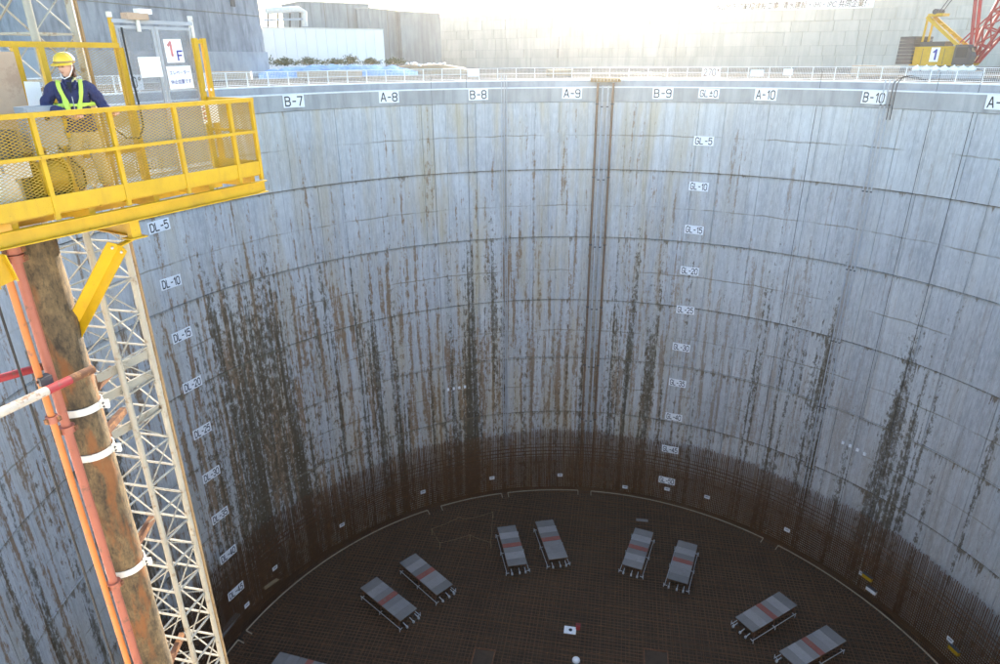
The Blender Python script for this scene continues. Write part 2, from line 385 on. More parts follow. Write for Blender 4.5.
# ---- shaft wall: panels in seven lifts, open joints between them
sw = thing('shaft_wall', 'round stained concrete wall of the deep shaft', 'wall')
MB().ring([(39.52, 0.5), (39.52, -53.5), (40.5, -53.5), (40.5, 0.5)], 0, 360, 96).build('joint_filling', MT['joint'], sw)
WID = (4.0, 5.0, 6.5, 7.5)
rp = random.Random(21); edges = [AZV[0]]
while edges[-1] < AZV[1]: edges.append(edges[-1]+rp.choice(WID))
def panel_mb(wd, zt, zb, seg=3):
    b = .03; g = .016/RW*57.3
    prof = [(RW+b, zt), (RW, zt-b), (RW, zb+b), (RW+b, zb), (RW+.27, zb), (RW+.27, zt)]
    return MB().ring(prof, -wd/2+g, wd/2-g, seg)
for k in range(7):
    zt, zb = LIFT[k]-.03, LIFT[k+1]+.03; pm = {}
    for a0, a1 in zip(edges[:-1], edges[1:]):
        wd = a1-a0
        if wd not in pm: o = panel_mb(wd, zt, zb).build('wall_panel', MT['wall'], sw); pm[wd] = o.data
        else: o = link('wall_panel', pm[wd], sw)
        o.rotation_euler = (0, 0, -R_((a0+a1)/2)); sc_ = 1+rp.uniform(-.0007, .0010); o.scale = (sc_, sc_, 1)
    rest = MB(); a = edges[-1]
    while a < AZV[0]+360-.1:
        a2 = min(a+5, AZV[0]+360); rest.ring([(RW, zt), (RW, zb), (RW+.2, zb), (RW+.2, zt)], a+.02, a2-.02, 2); a = a2
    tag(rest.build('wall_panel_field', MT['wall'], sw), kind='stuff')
# cap beam and kerb with painted edges
MB().ring([(39.17, .60), (39.17, -.97), (39.6, -1.03), (40.5, -.97), (40.5, .60)], 0, 360, 144).build('cap_beam', MT['beam'], sw)
MB().ring([(39.145, .62), (39.145, .48), (39.21, .48), (39.21, .604), (39.44, .604), (39.44, .62)], 0, 360, 144).build('painted_edge', MT['white_line'], sw)
kb = MB().ring([(39.82, 1.33), (39.82, .58), (40.28, .58), (40.28, 1.33)], 0, 360, 144).build('rim_kerb', MT['kerb'], None)
tag(kb, 'low grey concrete kerb with white top edge round the shaft rim', 'kerb')
MB().ring([(39.80, 1.35), (39.80, 1.22), (39.86, 1.22), (39.86, 1.334), (40.30, 1.334), (40.30, 1.35)], 0, 360, 144).build('painted_edge', MT['white_line'], kb)

# ---- railing round the rim
def cyl(a, r, z): a = R_(a); return Vector((r*math.sin(a), r*math.cos(a), z))
rl = thing('rim_railing', 'white steel mesh railing running round the rim of the shaft', 'railing')
RA, RB, RS = -108.0, 78.0, 3.0
post = MB().box((0,0,.62), (.07,.09,1.24)).box((0,0,.01), (.18,.18,.02)).build('post', MT['railing'], rl, local=True)
k = 0; a = RA
while a <= RB+.01:
    o = post if k == 0 else link('post', post.data, rl)
    o.matrix_local = Matrix.Translation(cyl(a, 40.05, 1.36)) @ Matrix.Rotation(-R_(a), 4, 'Z'); k += 1; a += RS
for z, nm in ((2.58, 'top_rail'), (2.0, 'middle_rail'), (1.48, 'bottom_rail')):
    r_ = .032 if nm == 'top_rail' else .02
    MB().ring([(40.05-r_, z-r_), (40.05-r_, z+r_), (40.05+r_, z+r_), (40.05+r_, z-r_)], RA, RB, 62).build(nm, MT['railing'], rl)
inf = MB(); a = RA
while a < RB:
    for j in range(1, 14):
        p = cyl(a+RS*j/14, 40.05, 1.48); inf.bar(p, p+Vector((0,0,1.1)), .012)
    a += RS
for j in range(1, 7): 
    z = 1.48+1.1*j/7; inf.ring([(40.045, z-.006), (40.045, z+.006), (40.055, z+.006), (40.055, z-.006)], RA, RB, 62)
tag(inf.build('wire_infill', MT['railing'], rl), kind='stuff')

# ---- signs on the wall and railing
def wall_sign(txt, az, z, wd, ht, size, label, group, r=RW-.06, ink=None, bold=.012, name='wall_sign', cat='sign', frame=False):
    X = Vector((math.cos(R_(az)), -math.sin(R_(az)), 0)); Zn = Vector((-math.sin(R_(az)), -math.cos(R_(az)), 0))
    pos = cyl(az, r, z)
    if z < -43:                                             # these hang on the rebar cage, in front of the bars
        f = 1.0
        while math.hypot(CAM.lerp(pos, f).x, CAM.lerp(pos, f).y) > 37.58: f -= .0005
        pos = CAM.lerp(pos, f)
    o = thing(name, label, cat, pos, basis(X, (0,0,1), Zn) @ Matrix.Rotation(R_(random.uniform(-1.4, 1.4)), 3, 'Z'), group)
    MB().box((0,0,0), (wd, ht, .04)).build('plate', MT['sign'], o, local=True)
    m, tw = sign_mesh(txt, size, .155)
    if tw > wd*.86: m.v = [Vector((v.x*wd*.86/tw, v.y, v.z)) for v in m.v]
    t = tag(m.build('lettering', ink or MT['ink'], o, local=True), kind='stuff'); t.location = (0, 0, .03)
    return o
for txt, az in (('B-7',-54.3),('A-8',-39.2),('B-8',-24.5),('A-9',-9.0),('B-9',5.6),('A-10',21.2),('B-10',36.1),('A-11',51.3)):
    wall_sign(txt, az, -.08, 2.2, 1.15, .80, 'white panel number sign reading %s on the top beam' % txt, 'panel number signs on the top beam', r=39.09)
ORD = ('topmost', 'second from the top', 'third from the top', 'fourth from the top', 'fifth from the top', 'sixth from the top', 'seventh from the top', 'eighth from the top', 'ninth from the top', 'tenth from the top')
for k in range(11):
    tx = 'GL±0' if k == 0 else 'GL-%d' % (5*k)
    wall_sign(tx, 12.72, -5.0*k - (.05 if k == 0 else 0), 2.15, 1.0, .66, 'white sign reading GL %s, %s of its column on the far wall' % ('±0' if k == 0 else '-%d' % (5*k), ORD[k] if k < 10 else 'lowest'), 'ground level depth signs', r=39.09 if k == 0 else RW-.06)
for k in range(10):
    tx = 'DL±0' if k == 0 else 'DL-%d' % (5*k)
    wall_sign(tx, -77.11, -4.237-5.0*k, 2.15, 1.0, .66, 'white sign reading DL %s, %s of its column on the left wall' % ('±0' if k == 0 else '-%d' % (5*k), ORD[k] if k < 9 else 'lowest'), 'datum level depth signs')
wall_sign('270°', 12.6, 2.05, 1.9, 1.0, .64, 'white sign with brown 270 degree mark on the far railing', 'degree signs on the railing', r=39.96, ink=MT['inkbrown'])
wall_sign('180°', -75.9, 2.05, 2.1, 1.1, .74, 'white sign with 180 degree mark on the railing behind the gate', 'degree signs on the railing', r=39.96)

# ---- pipes and cables running down the wall
def vpipe(name, label, cat, az, r, zt, zb, rad, mat, clamps=True, top=None):
    o = thing(name, label, cat, cyl(az, r, zb))
    MB().tube(cyl(az, r, zb), cyl(az, r, zt), rad, 8).build('pipe' if cat == 'pipe' else 'cable', mat, o, smooth=True)
    if clamps:
        c = MB()
        z = zt-2.2
        cm = None; kk = 0
        while z > zb+1:
            if cm is None:
                cm = MB().box(cyl(az, r, z), (rad*2.6, rad*2.6, .12), (math.cos(R_(az)), -math.sin(R_(az)), 0)).bar(cyl(az, r, z), cyl(az, RW+.02, z), .06).build('clamp', MT['dark'], o); z0 = z
            else:
                link('clamp', cm.data, o).location = (0, 0, z-z0)
            z -= 8.1
    return o
vpipe('riser_pipe', 'rusty brown pipe down the far wall, left one under the timber landing', 'pipe', -4.85, RW-.35, 1.0, -52.6, .13, MT['rustpipe'])
vpipe('riser_pipe', 'rusty brown pipe down the far wall, right one under the timber landing', 'pipe', -2.35, RW-.35, 1.0, -52.6, .13, MT['rustpipe'])
vpipe('drop_pipe', 'pale grey pipe between the two rusty pipes, the left of two', 'pipe', -4.05, RW-.3, .7, -52.6, .10, MT['greypipe'])
vpipe('drop_pipe', 'pale grey pipe between the two rusty pipes, the right of two', 'pipe', -3.15, RW-.3, .7, -52.6, .10, MT['greypipe'])
ld = thing('timber_landing', 'small brown timber landing on the rim above the rusty pipes', 'landing', cyl(-3.6, 39.4, 1.3))
for j in range(6):
    p, q = cyl(-6.1, 38.95+j*.2, 1.44), cyl(-1.1, 38.95+j*.2, 1.44); MB().bar(p, q, .18, .07).build('plank', MT['timber'], ld)
for j in range(9): MB().bar(cyl(-6.1+j*.55, 38.86, 1.3), cyl(-6.1+j*.55+.5, 38.86, 1.3), .05, .42).build('fascia_board', MT['timber'], ld)
for az in (-5.7, -3.6, -1.5): MB().bar(cyl(az, 38.8, 1.41-.12), cyl(az, 39.78, 1.41-.12), .12, .14).build('joist', MT['rust'], ld)
for d, nm in ((-.45, 'left'), (0, 'middle'), (.4, 'right')):
    vpipe('service_pipe', 'thin grey pipe below and right of sign B-8, %s of three' % nm, 'pipe', -20.2+d, RW-.14, 1.9, -49, .05, MT['greypipe'], False)
for d, nm in ((-.55, 'left'), (0, 'middle'), (.55, 'right')):
    vpipe('service_pipe', 'thin grey pipe right of sign B-10, %s of three' % nm, 'pipe', 37.7+d, RW-.16, 1.5, -47, .06, MT['greypipe'])
for az, lb in ((-32.2, 'black cable on the wall halfway between signs A-8 and B-8'), (-26.4, 'black cable on the wall just left of sign B-8'),
               (43.6, 'black cable on the wall right of sign B-10'), (48.5, 'black cable on the wall left of sign A-11'), (28.6, 'thin grey cable on the wall left of sign B-10')):
    vpipe('wall_cable', lb, 'cable', az, RW-.06, 2.2, -44, .02, MT["black"], False)

# ================================================================== BACKGROUND
def wallbox(m, p, q, z0, z1, th):
    p, q = Vector(p), Vector(q); d = (q-p).to_3d(); d.z = 0; nrm = Vector((-d.y, d.x, 0)).normalized()
    mid = (p.to_3d()+q.to_3d())/2+nrm*(th/2); mid.z = (z0+z1)/2
    return m.box(mid, (d.length, th, z1-z0), d, nrm, (0,0,1))
# retaining wall of separate blocks
ZT = 12.4
RWP = [atz(x, y, ZT) for x, y in ((436, 22.5), (560, 17), (680, 12), (873, 6.8), (1000, 5), (1150, 2))]
for p in RWP: p.z = 0
rtw = thing('retaining_wall', 'tall concrete block retaining wall behind the shaft', 'wall', (10, 120, 1.3))
cb = MB(); bk = MB()
blk = MB().box((0, 0, 0), (1, .5, 1)).build('wall_block', MT['block'], rtw, local=True); nb = 0
bk_used = False
for a_, b_ in zip(RWP[:-1], RWP[1:]):
    wallbox(bk, a_+Vector((0, .35, 0)), b_+Vector((0, .35, 0)), 1.2, ZT-.1, 1.2)
    wallbox(cb, a_, b_, ZT-.05, ZT+1.25, .5)
    d = (b_-a_); L = d.length; d.normalize(); nr = Vector((-d.y, d.x, 0)); ang = math.atan2(d.y, d.x)
    z = 1.3; row = 0
    while z < ZT-.3:
        h = (2.3, 1.9, 2.6, 2.0, 2.4)[row % 5]; h = min(h, ZT-.06-z); x = -random.uniform(0, 1.6)
        while x < L:
            wd = random.choice((2.4, 3.4, 3.9, 4.6)); x0, x1 = max(x, 0), min(x+wd, L)
            if x1-x0 > .5 and nb < 298:
                o = blk if not bk_used else link('wall_block', blk.data, rtw); bk_used = True; nb += 1
                dep = random.uniform(-.05, .05)
                p = a_+d*((x0+x1)/2)+nr*(.12+dep); p.z = z+h/2
                inv = Matrix.Translation(p-Vector((10,120,1.3)))
                o.matrix_local = inv @ Matrix.Rotation(ang, 4, 'Z') @ Matrix.Diagonal((x1-x0-.05, 1, h-.05, 1))
            x += wd
        z += h; row += 1
bk.build('backing', MT['old_block'], rtw); cb.build('parapet', MT['block'], rtw)
print('retaining blocks', nb)
# banner with lettering along the parapet
bp, bq = RWP[2].copy(), RWP[3].copy(); bd = (bq-bp).normalized(); bn = Vector((bd.y, -bd.x, 0))
bp = bp + bn*.25; bq = bq + bn*.25
L = (bq-bp).length; c_ = (bp+bq)/2; c_.z = 13.1
bo = thing('banner', 'long white banner with black lettering along the retaining wall top', 'banner', c_, basis(bd, (0,0,1), bn))
MB().box((0,0,0), (L, 1.75, .08)).build('sheet', MT['sign'], bo, local=True)
me = text_mesh('LNG地下式貯槽建設工事  清水建設・IHI・IPC 共同企業体', 1.45, MT['ink'], .01, .03, .12)
xs = [v.co.x for v in me.vertices]; k = (L*.80)/(max(xs)-min(xs))
tx = link('lettering', me, bo); tx.location = (L*.085, 0, .06); tx.scale = (k, 1, 1)
# buildings at the left
def block_thing(name, label, cat, boxes, mat):
    o = thing(name, label, cat, (boxes[0][0][0], boxes[0][0][1], 1.3))
    return o
gb = thing('concrete_pier', 'big stained grey concrete block behind the lift gate', 'building', (-60, 60, 1.3))
p0, p1 = athd(263, 40, 112), athd(40, 40, 84); p0.z = p1.z = 0
wallbox(MB(), p1, p0, 4.7, 26, 18).build('wall', MT['grey_block'], gb)
nrm = Vector((p0.y-p1.y, -(p0.x-p1.x), 0)).normalized()
wallbox(MB(), p1+nrm*.5, p0+nrm*.5, 1.3, 4.7, 18.4).build('plinth', MT['kerb'], gb)
d_ = (p0-p1).normalized()
for k_, off in ((0.10, 9), (0.35, 13.5), (0.62, 7.5), (.84, 11)):
    q = p1.lerp(p0, k_)+nrm*.06; q.z = off; MB().box(q, (.9, .12, 1.1), d_).build('opening', MT['dark'], gb) if k_ == .84 else None
for zz in (9.5, 14.5, 20): 
    q = (p0+p1)/2+nrm*.02; q.z = zz; MB().box(q, ((p0-p1).length, .05, .08), d_).build('pour_joint', MT['joint'], gb)
wb = thing('white_building', 'plain white clad building between the grey concrete blocks', 'building', (-57, 92, 1.3))
a_, b_ = athd(262, 27, 134), athd(383, 29, 142); a_.z = b_.z = 0
dd = (b_-a_).normalized(); nn = Vector((dd.y, -dd.x, 0)); LL = (b_-a_).length
npan = 12
wallbox(MB(), a_+Vector((-nn.x, -nn.y, 0))*.2, b_-nn*.2, 1.3, 8.75, 14).build('structure', MT['grey_paint'], wb)
for i in range(npan):
    p, q = a_+dd*(LL*i/npan+.02), a_+dd*(LL*(i+1)/npan-.02); wallbox(MB(), p, q, 1.35, 8.8, .15).build('cladding_panel', MT['white_wall'], wb)
wallbox(MB(), a_+nn*.08-dd*.1, b_+nn*.08+dd*.1, 8.8, 9.0, .6).build('roof_trim', MT['white'], wb)
def boxbuild(name, label, pxl, pxr, ytop, hdl, hdr, th, mat, cat='building', joints=()):
    p, q = athd(pxl, ytop, hdl), athd(pxr, ytop, hdr); zt = (p.z+q.z)/2; p.z = q.z = 0
    o = thing(name, label, cat, ((p+q)/2+Vector((0,0,1.3))))
    wallbox(MB(), p, q, 1.3, zt, th).build('wall', mat, o)
    d = (q-p).normalized(); nn = Vector((d.y, -d.x, 0)); L = (q-p).length
    wallbox(MB(), p+nn*.12-d*.1, q+nn*.12+d*.1, zt, zt+.25, th+.3).build('coping', MT['block'], o)
    for j in joints:
        r = p.lerp(q, j)+nn*.02; r.z = (1.3+zt)/2; MB().box(r, (.1, .06, zt-1.3), d).build('joint', MT['joint'], o)
    return o
boxbuild('concrete_block_building', 'dark concrete block rising behind the white building', 300, 369, 3.5, 158, 164, 12, MT['old_block'], joints=(.33, .66))
boxbuild('concrete_block_building', 'dark concrete block right of the white building', 368, 404, 10.5, 160, 172, 3, MT['old_block'], joints=(.5,))
boxbuild('concrete_buttress', 'concrete buttress joining the dark block to the retaining wall', 400, 440, 13, 168, 176, 4, MT['old_block'])
# roof ducts on the white building
du = thing('roof_duct', 'white roof duct on frames above the white building', 'duct', athd(285, 27, 142))
pts = [athd(266, 11, 142), athd(282, 10, 143), athd(298, 9, 144), athd(304, 12, 144.5), athd(305, 26, 145)]
MB().poly(pts, .55, 8).build('duct', MT['white'], du, smooth=True)
for x in (268, 278, 290, 300):
    MB().bar(athd(x, 11, 142.5+(x-268)*.06), athd(x, 29, 142.5+(x-268)*.06), .25).build('support', MT['dark'], du)
MB().bar(athd(264, 20, 142.3), athd(303, 19, 144.5), .35).build('walkway', MT['grey_paint'], du)
# shrubs along the foot of the white building
def shrub(c, r, h, label, seed):
    rnd = random.Random(seed); o = thing('shrub', label, 'shrub', c, None, 'shrubs at the foot of the white building')
    st = MB(); lf = MB()
    for k in range(7):
        a = rnd.uniform(0, 6.28); st.tube(c, c+Vector((math.cos(a)*r*.6, math.sin(a)*r*.6, h*rnd.uniform(.5, .9))), .05, 5, .02)
    for k in range(520):
        a = rnd.uniform(0, 6.28); u = rnd.random()**.5; zz = rnd.random()
        lob = 1+.45*math.sin(a*3+seed)+.3*math.sin(a*7+seed*2); u *= lob*.85
        p = c+Vector((math.cos(a)*r*u*(1.1-.5*zz), math.sin(a)*r*u*(1.1-.5*zz), h*(.1+.9*zz*(1-.35*u))*(.7+.5*rnd.random())+rnd.uniform(-.15,.25)))
        s = rnd.uniform(.09, .22); d1 = Vector((rnd.uniform(-1,1), rnd.uniform(-1,1), rnd.uniform(-.6,.9))).normalized(); d2 = d1.orthogonal().normalized()
        lf.add([p-d1*s, p+d2*s*.5, p+d1*s, p-d2*s*.5], [(0,1,2,3)])
    st.build('stem', MT['timber'], o); lf.build('foliage', MT['leaf'], o)
t = NT('leaf'); MT['leaf'] = t.out(t.mix(t.noise(t.pos(), 1.5), (.035,.05,.02), (.09,.11,.045)), .7)
SH = [(262, 118, 2.2, 2.6, 'dark rounded shrub at the left end of the blue tarpaulin'), (285, 121, 2.0, 1.9, 'low shrub second from the left behind the blue tarpaulin'),
      (309, 124, 2.4, 2.0, 'wide leafy shrub in the middle of the blue tarpaulin'), (335, 127, 2.2, 1.7, 'low shrub right of the widest one behind the tarpaulin'),
      (351, 129, 1.7, 2.6, 'tallest shrub before the right half of the white building'), (371, 131, 1.6, 1.6, 'small shrub at the right corner of the white building'), (394, 133, 2.2, 1.6, 'dark shrub right of the white building')]
for i, (x, hd, r, h, lb) in enumerate(SH):
    c = athd(x, 66, hd); c.z = 2.7; shrub(c, r*1.25, h*.62, lb, i)
# tarpaulin covered heap
tp = MB(); nx, ny = 46, 8
for i in range(nx+1):
    u = i/nx; base = athd(258+u*160, 74, 96+u*12); bd2 = Vector((base.x, base.y+41.3, 0)).normalized()
    for j in range(ny+1):
        v = j/ny; h = math.sin(math.pi*min(1, v*1.25)*.8)*1.5*(math.sin(math.pi*min(max(u*1.02, .02), .985))**.35)
        nz = mnoise.noise(Vector((i*.35, j*.6, 3)))
        p = base+bd2*(v*14); p.z = 1.32+max(0, h+nz*.45*min(1, h)); tp.v.append(p)
tp.f = [(i*(ny+1)+j, (i+1)*(ny+1)+j, (i+1)*(ny+1)+j+1, i*(ny+1)+j+1) for i in range(nx) for j in range(ny)]
tpo = tp.build('tarpaulin_heap', MT['tarp'], smooth=True); tag(tpo, 'blue tarpaulin spread over a long low heap behind the railing', 'tarpaulin')
# sandbags on the tarpaulin's right end
NTH = ('leftmost', 'second from left', 'third from left', 'fourth from left', 'fifth from left', 'middle', 'fifth from right', 'fourth from right', 'third from right', 'second from right', 'rightmost')
for i in range(11):
    c = athd(408+i*3.6+random.uniform(-.6, .6), 64+random.uniform(-1.2, 1.5), 118+random.uniform(-2, 2))
    m = MB().ball((0,0,0), (.42, .3, .2), 8, 6)
    o = m.build('sandbag', MT['sign']); o.location = c; o.rotation_euler = (0, .2, random.uniform(0, 3))
    tag(o, 'small white sandbag on the heap right of the tarpaulin, %s of eleven' % NTH[i], 'sandbag', 'white sandbags right of the tarpaulin')
# the heap under the sandbags
hm = MB(); c0 = athd(427, 70, 118); nn_ = 20
hm.v = [Vector((c0.x+math.cos(2*math.pi*i/nn_)*r*9, c0.y+math.sin(2*math.pi*i/nn_)*r*4, 1.31+h+mnoise.noise(Vector((i, r*5, 0)))*.25*(r < 1))) for r, h in ((1, 0), (.7, .9), (.4, 1.35)) for i in range(nn_)]+[Vector((c0.x, c0.y, 2.8))]
hm.f = [(k*nn_+i, k*nn_+(i+1)%nn_, (k+1)*nn_+(i+1)%nn_, (k+1)*nn_+i) for k in range(2) for i in range(nn_)]+[(2*nn_+i, 2*nn_+(i+1)%nn_, 3*nn_) for i in range(nn_)]
tag(hm.build('soil_heap', MT['timber'], smooth=True), 'low brown soil heap under the white sandbags', 'heap')
# small yard things seen through the railing
def crate(x, y, hd, sx, sy, sz, mat, label, cat, name='crate', group=None):
    c = athd(x, y, hd); c.z = 1.31
    o = thing(name, label, cat, c, Matrix.Rotation(-.35 if x > 600 else .4, 3, 'Z'), group)
    m = MB().box((0,0,sz/2+.05), (sx, sy, sz-.1)); m.build('body', mat, o, local=True)
    for s in (-1, 1): MB().box((s*sx*.4, 0, .05), (.12, sy, .1)).build('runner', MT['timber'], o, local=True)
    MB().box((0,0,sz+.02), (sx*1.02, sy*1.02, .05)).build('lid', mat, o, local=True)
crate(863, 71, 92, 2.4, 1.4, 1.2, MT['ply'], 'brown wooden crate left of sign B-10 behind the railing', 'crate')
crate(886, 71, 92, 2.6, 1.4, 1.1, MT['ply'], 'tan wooden crate just above sign B-10 behind the railing', 'crate')
crate(955, 71, 90, 4.5, 1.6, .7, MT['ply'], 'long tan timber crate below the yellow crane', 'crate')
crate(452, 72, 100, 2.6, 1.3, 1.0, MT['ply'], 'tan crate behind the railing left of sign B-8', 'crate')
crate(560, 73, 95, 3.4, 1.3, .8, MT['timber'], 'low brown timber stack behind the railing near sign A-9', 'crate')
crate(230, 76, 92, 5.0, 1.4, 1.0, MT['ply'], 'long beige timber pile behind the railing near the lift gate', 'timber pile', 'timber_pile')
crate(330, 74, 92, 8.0, 1.2, .9, MT['ply'], 'long beige timber pile behind the railing above sign B-7', 'timber pile', 'timber_pile')
for (x, y, s1, s2, lb) in ((473.5, 72.5, 1.3, .8, 'blank white notice board on the railing near sign B-8'), (757, 73, 1.3, .6, 'small blank white board on the railing left of sign A-10'), (788, 72, .9, .6, 'smaller blank white board on the railing right of sign A-10')):
    d = ray(x, y); aa = None
    for k in range(4000):
        q = CAM+d*(60+k*.01*1.0)
        if math.hypot(q.x, q.y) > 39.95 and q.y > 0: aa = math.degrees(math.atan2(q.x, q.y)); break
    X = Vector((math.cos(R_(aa)), -math.sin(R_(aa)), 0)); Zn = Vector((-math.sin(R_(aa)), -math.cos(R_(aa)), 0))
    o = thing('notice_board', lb, 'sign', cyl(aa, 39.96, q.z), basis(X, (0,0,1), Zn), 'blank boards on the railing')
    MB().box((0,0,0), (s1, s2, .03)).build('plate', MT['sign'], o, local=True)
    MB().box((0,0,-.02), (s1+.06, s2+.06, .015)).build('frame', MT['grey_paint'], o, local=True)
# hoses over the rim at B-10
for k, (da, lb) in enumerate(((0, 'black hose looping over the rim right of sign B-10, inner one'), (.45, 'black hose looping over the rim right of sign B-10, outer one'))):
    az = 38.3+da; pts = [cyl(az, RW-.25, -2.0), cyl(az, RW-.3, .2), cyl(az+.1, 39.0-.2, 1.2), cyl(az+.3, 39.35, 1.65+k*.12), cyl(az+.9, 40.2, 1.75+k*.12), cyl(az+1.6, 41.2, 1.6), cyl(az+2.2, 42.2, 1.36)]
    o = MB().poly(pts, .042, 6).build('hose', MT['black'], smooth=True); tag(o, lb, 'hose', 'hoses over the rim')

# ---- crawler crane
cp = athd(946, 68, 95); cp.z = 1.3
cX = Vector((.66, -.75, 0)).normalized()
cr = thing('crawler_crane', 'yellow crawler crane with red lattice boom behind the railing', 'crane', cp, basis(cX, Vector((0,0,1)).cross(cX), (0,0,1)))
cr.scale = (.85, .85, .85)
def C(x, y, h): return CAM*0 + Vector((x, y, h))
def crp(mb, name, mat, smooth=False, parent=None): return mb.build(name, mat, parent or cr, local=True, smooth=smooth)
for s in (-1, 1):
    m = MB(); prof = [(-3.6, .3), (-3.3, .05), (3.3, .05), (3.6, .3), (3.6, .75), (3.2, 1.05), (-3.2, 1.05), (-3.6, .75)]
    m.v = [Vector((x, s*2.2+e, z)) for e in (-.45, .45) for x, z in prof]; k = len(prof)
    m.f = [tuple(range(k-1,-1,-1)), tuple(range(k, 2*k))]+[(i, (i+1)%k, k+(i+1)%k, k+i) for i in range(k)]
    tr = crp(m, 'crawler_track', MT['dark'])
    for x in (-2.7, -1.6, -.5, .6, 1.7, 2.7): crp(MB().tube((x, s*2.2-.5, .5), (x, s*2.2+.5, .5), .34, 12), 'roller', MT['grey_paint'], parent=tr)
crp(MB().tube((0,0,.9), (0,0,1.45), 1.2, 20), 'slewing_ring', MT['dark'])
# machinery house
m = MB(); prof = [(-4.1, 1.4), (3.0, 1.4), (3.4, 1.9), (1.9, 3.3), (1.9, 3.75), (-3.9, 3.75)]
k = len(prof); m.v = [Vector((x, e, z)) for e in (-1.7, 1.7) for x, z in prof]
m.f = [tuple(range(k)), tuple(range(2*k-1, k-1, -1))]+[(i, k+i, k+(i+1)%k, (i+1)%k) for i in range(k)]
house = crp(m, 'machinery_house', MT['yellow'])
for x in (-2.6, .2, 1.4): crp(MB().box((x, -1.71, 2.5), (.05, .03, 2.0)), 'door_seam', MT['dark'], parent=house)
crp(MB().box((-.95, -1.73, 2.75), (1.1, .05, 1.75)), 'number_plate', MT['sign'], parent=house)
m, _ = sign_mesh('1', 1.15, .2, 1.0); o = tag(m.build('number', MT['inkblue'], house, local=True), kind='stuff'); o.matrix_local = Matrix.Translation((-.95, -1.78, 2.75)) @ Matrix.Rotation(math.pi/2, 4, 'X')
for j in range(8):
    for s in (-1, 1): crp(MB().box((-4.7, s*1.15, 1.75+j*.44), (2.0, 2.1, .40)), 'counterweight', MT['dark'])
crp(MB().box((-1.9, 0, 4.05), (3.2, 2.2, .6)), 'radiator', MT['dark'])
# cab
cab = crp(MB().add([Vector((x, y, z)) for y in (-2.9, -1.75) for x, z in ((2.0, 1.5), (4.0, 1.5), (4.2, 2.6), (3.5, 3.9), (2.0, 3.9))], [(0,1,2,3,4),(9,8,7,6,5)]+[(i, 5+i, 5+(i+1)%5, (i+1)%5) for i in range(5)]), 'cab', MT['dark'])
crp(MB().box((2.9, -2.93, 3.0), (1.3, .04, 1.2)), 'window', MT['glass'], parent=cab)
crp(MB().box((3.95, -2.32, 3.05), (.04, .9, 1.2), (.52, 0, -.85)), 'windscreen', MT['glass'], parent=cab)
# gantry (A-frame)
for s in (-1, 1):
    crp(MB().bar((1.6, s*1.1, 3.7), (-3.4, s*.95, 7.4), .40), 'gantry_leg', MT['yellow'])
    crp(MB().bar((-3.5, s*.75, 3.7), (-3.4, s*.75, 7.4), .22), 'gantry_strut', MT['yellow'])
for k in range(6):
    f = (k+.8)/6.4; p = Vector((1.6, -.95, 3.7)).lerp(Vector((-3.4, -.75, 7.4)), f); q = Vector((1.6, .95, 3.7)).lerp(Vector((-3.4, .75, 7.4)), f)
    crp(MB().bar(p, q, .16), 'gantry_rung', MT['yellow'])
crp(MB().box((-2.5, 0, 7.6), (1.9, 1.7, .35)), 'gantry_head', MT['yellow'])
crp(MB().tube((-2.6, -.9, 8.0), (-2.6, .9, 8.0), .34, 12), 'sheave', MT['dark'])
# boom and mast
def lattice(name, p, q, wd, n, r):
    p, q = Vector(p), Vector(q); d = (q-p).normalized(); Y = Vector((0,1,0)); Z = d.cross(Y).normalized()
    rootm = MB(); L = (q-p).length
    cs = [(-1,-1),(1,-1),(1,1),(-1,1)]
    def pt(f, i): 
        ww = wd*min(1, .35+f*6); return p+d*(L*f)+Y*(cs[i][0]*ww/2)+Z*(cs[i][1]*ww/2)
    first = None
    for i in range(4):
        m = MB(); m.poly([pt(f/12, i) for f in range(13)], r, 6)
        if first is None: first = crp(m, name, MT['red'])
        else: crp(m, 'chord', MT['red'], parent=first)
    br = MB()
    for k in range(n):
        for i in range(4):
            a0, a1 = pt(k/n, i), pt((k+1)/n, (i+1) % 4); br.tube(a0, a1, r*.55, 5); br.tube(pt(k/n, i), pt(k/n, (i+1)%4), r*.5, 5)
    tag(crp(br, 'lacing', MT['red'], parent=first), kind='stuff')
    return first
lattice('boom', (3.3, 0, 1.9), (18, 0, 42), 2.1, 22, .19)
for s in (-1, 1):
    crp(MB().tube((2.9, s*.6, 2.3), (1.2, s*.6, 14), .22, 8), 'mast_chord', MT['red'], True)
    crp(MB().tube((1.3, s*.6, 4.2), (10.5, s*.6, 14.5), .09, 6), 'pendant', MT['red'], True)
    crp(MB().tube((-2.4, s*.4, 7.8), (1.2, s*.5, 14), .05, 5), 'wire_rope', MT['black'])
crp(MB().bar((1.2, -.9, 13.9), (1.2, .9, 13.9), .3), 'mast_head', MT['red'])
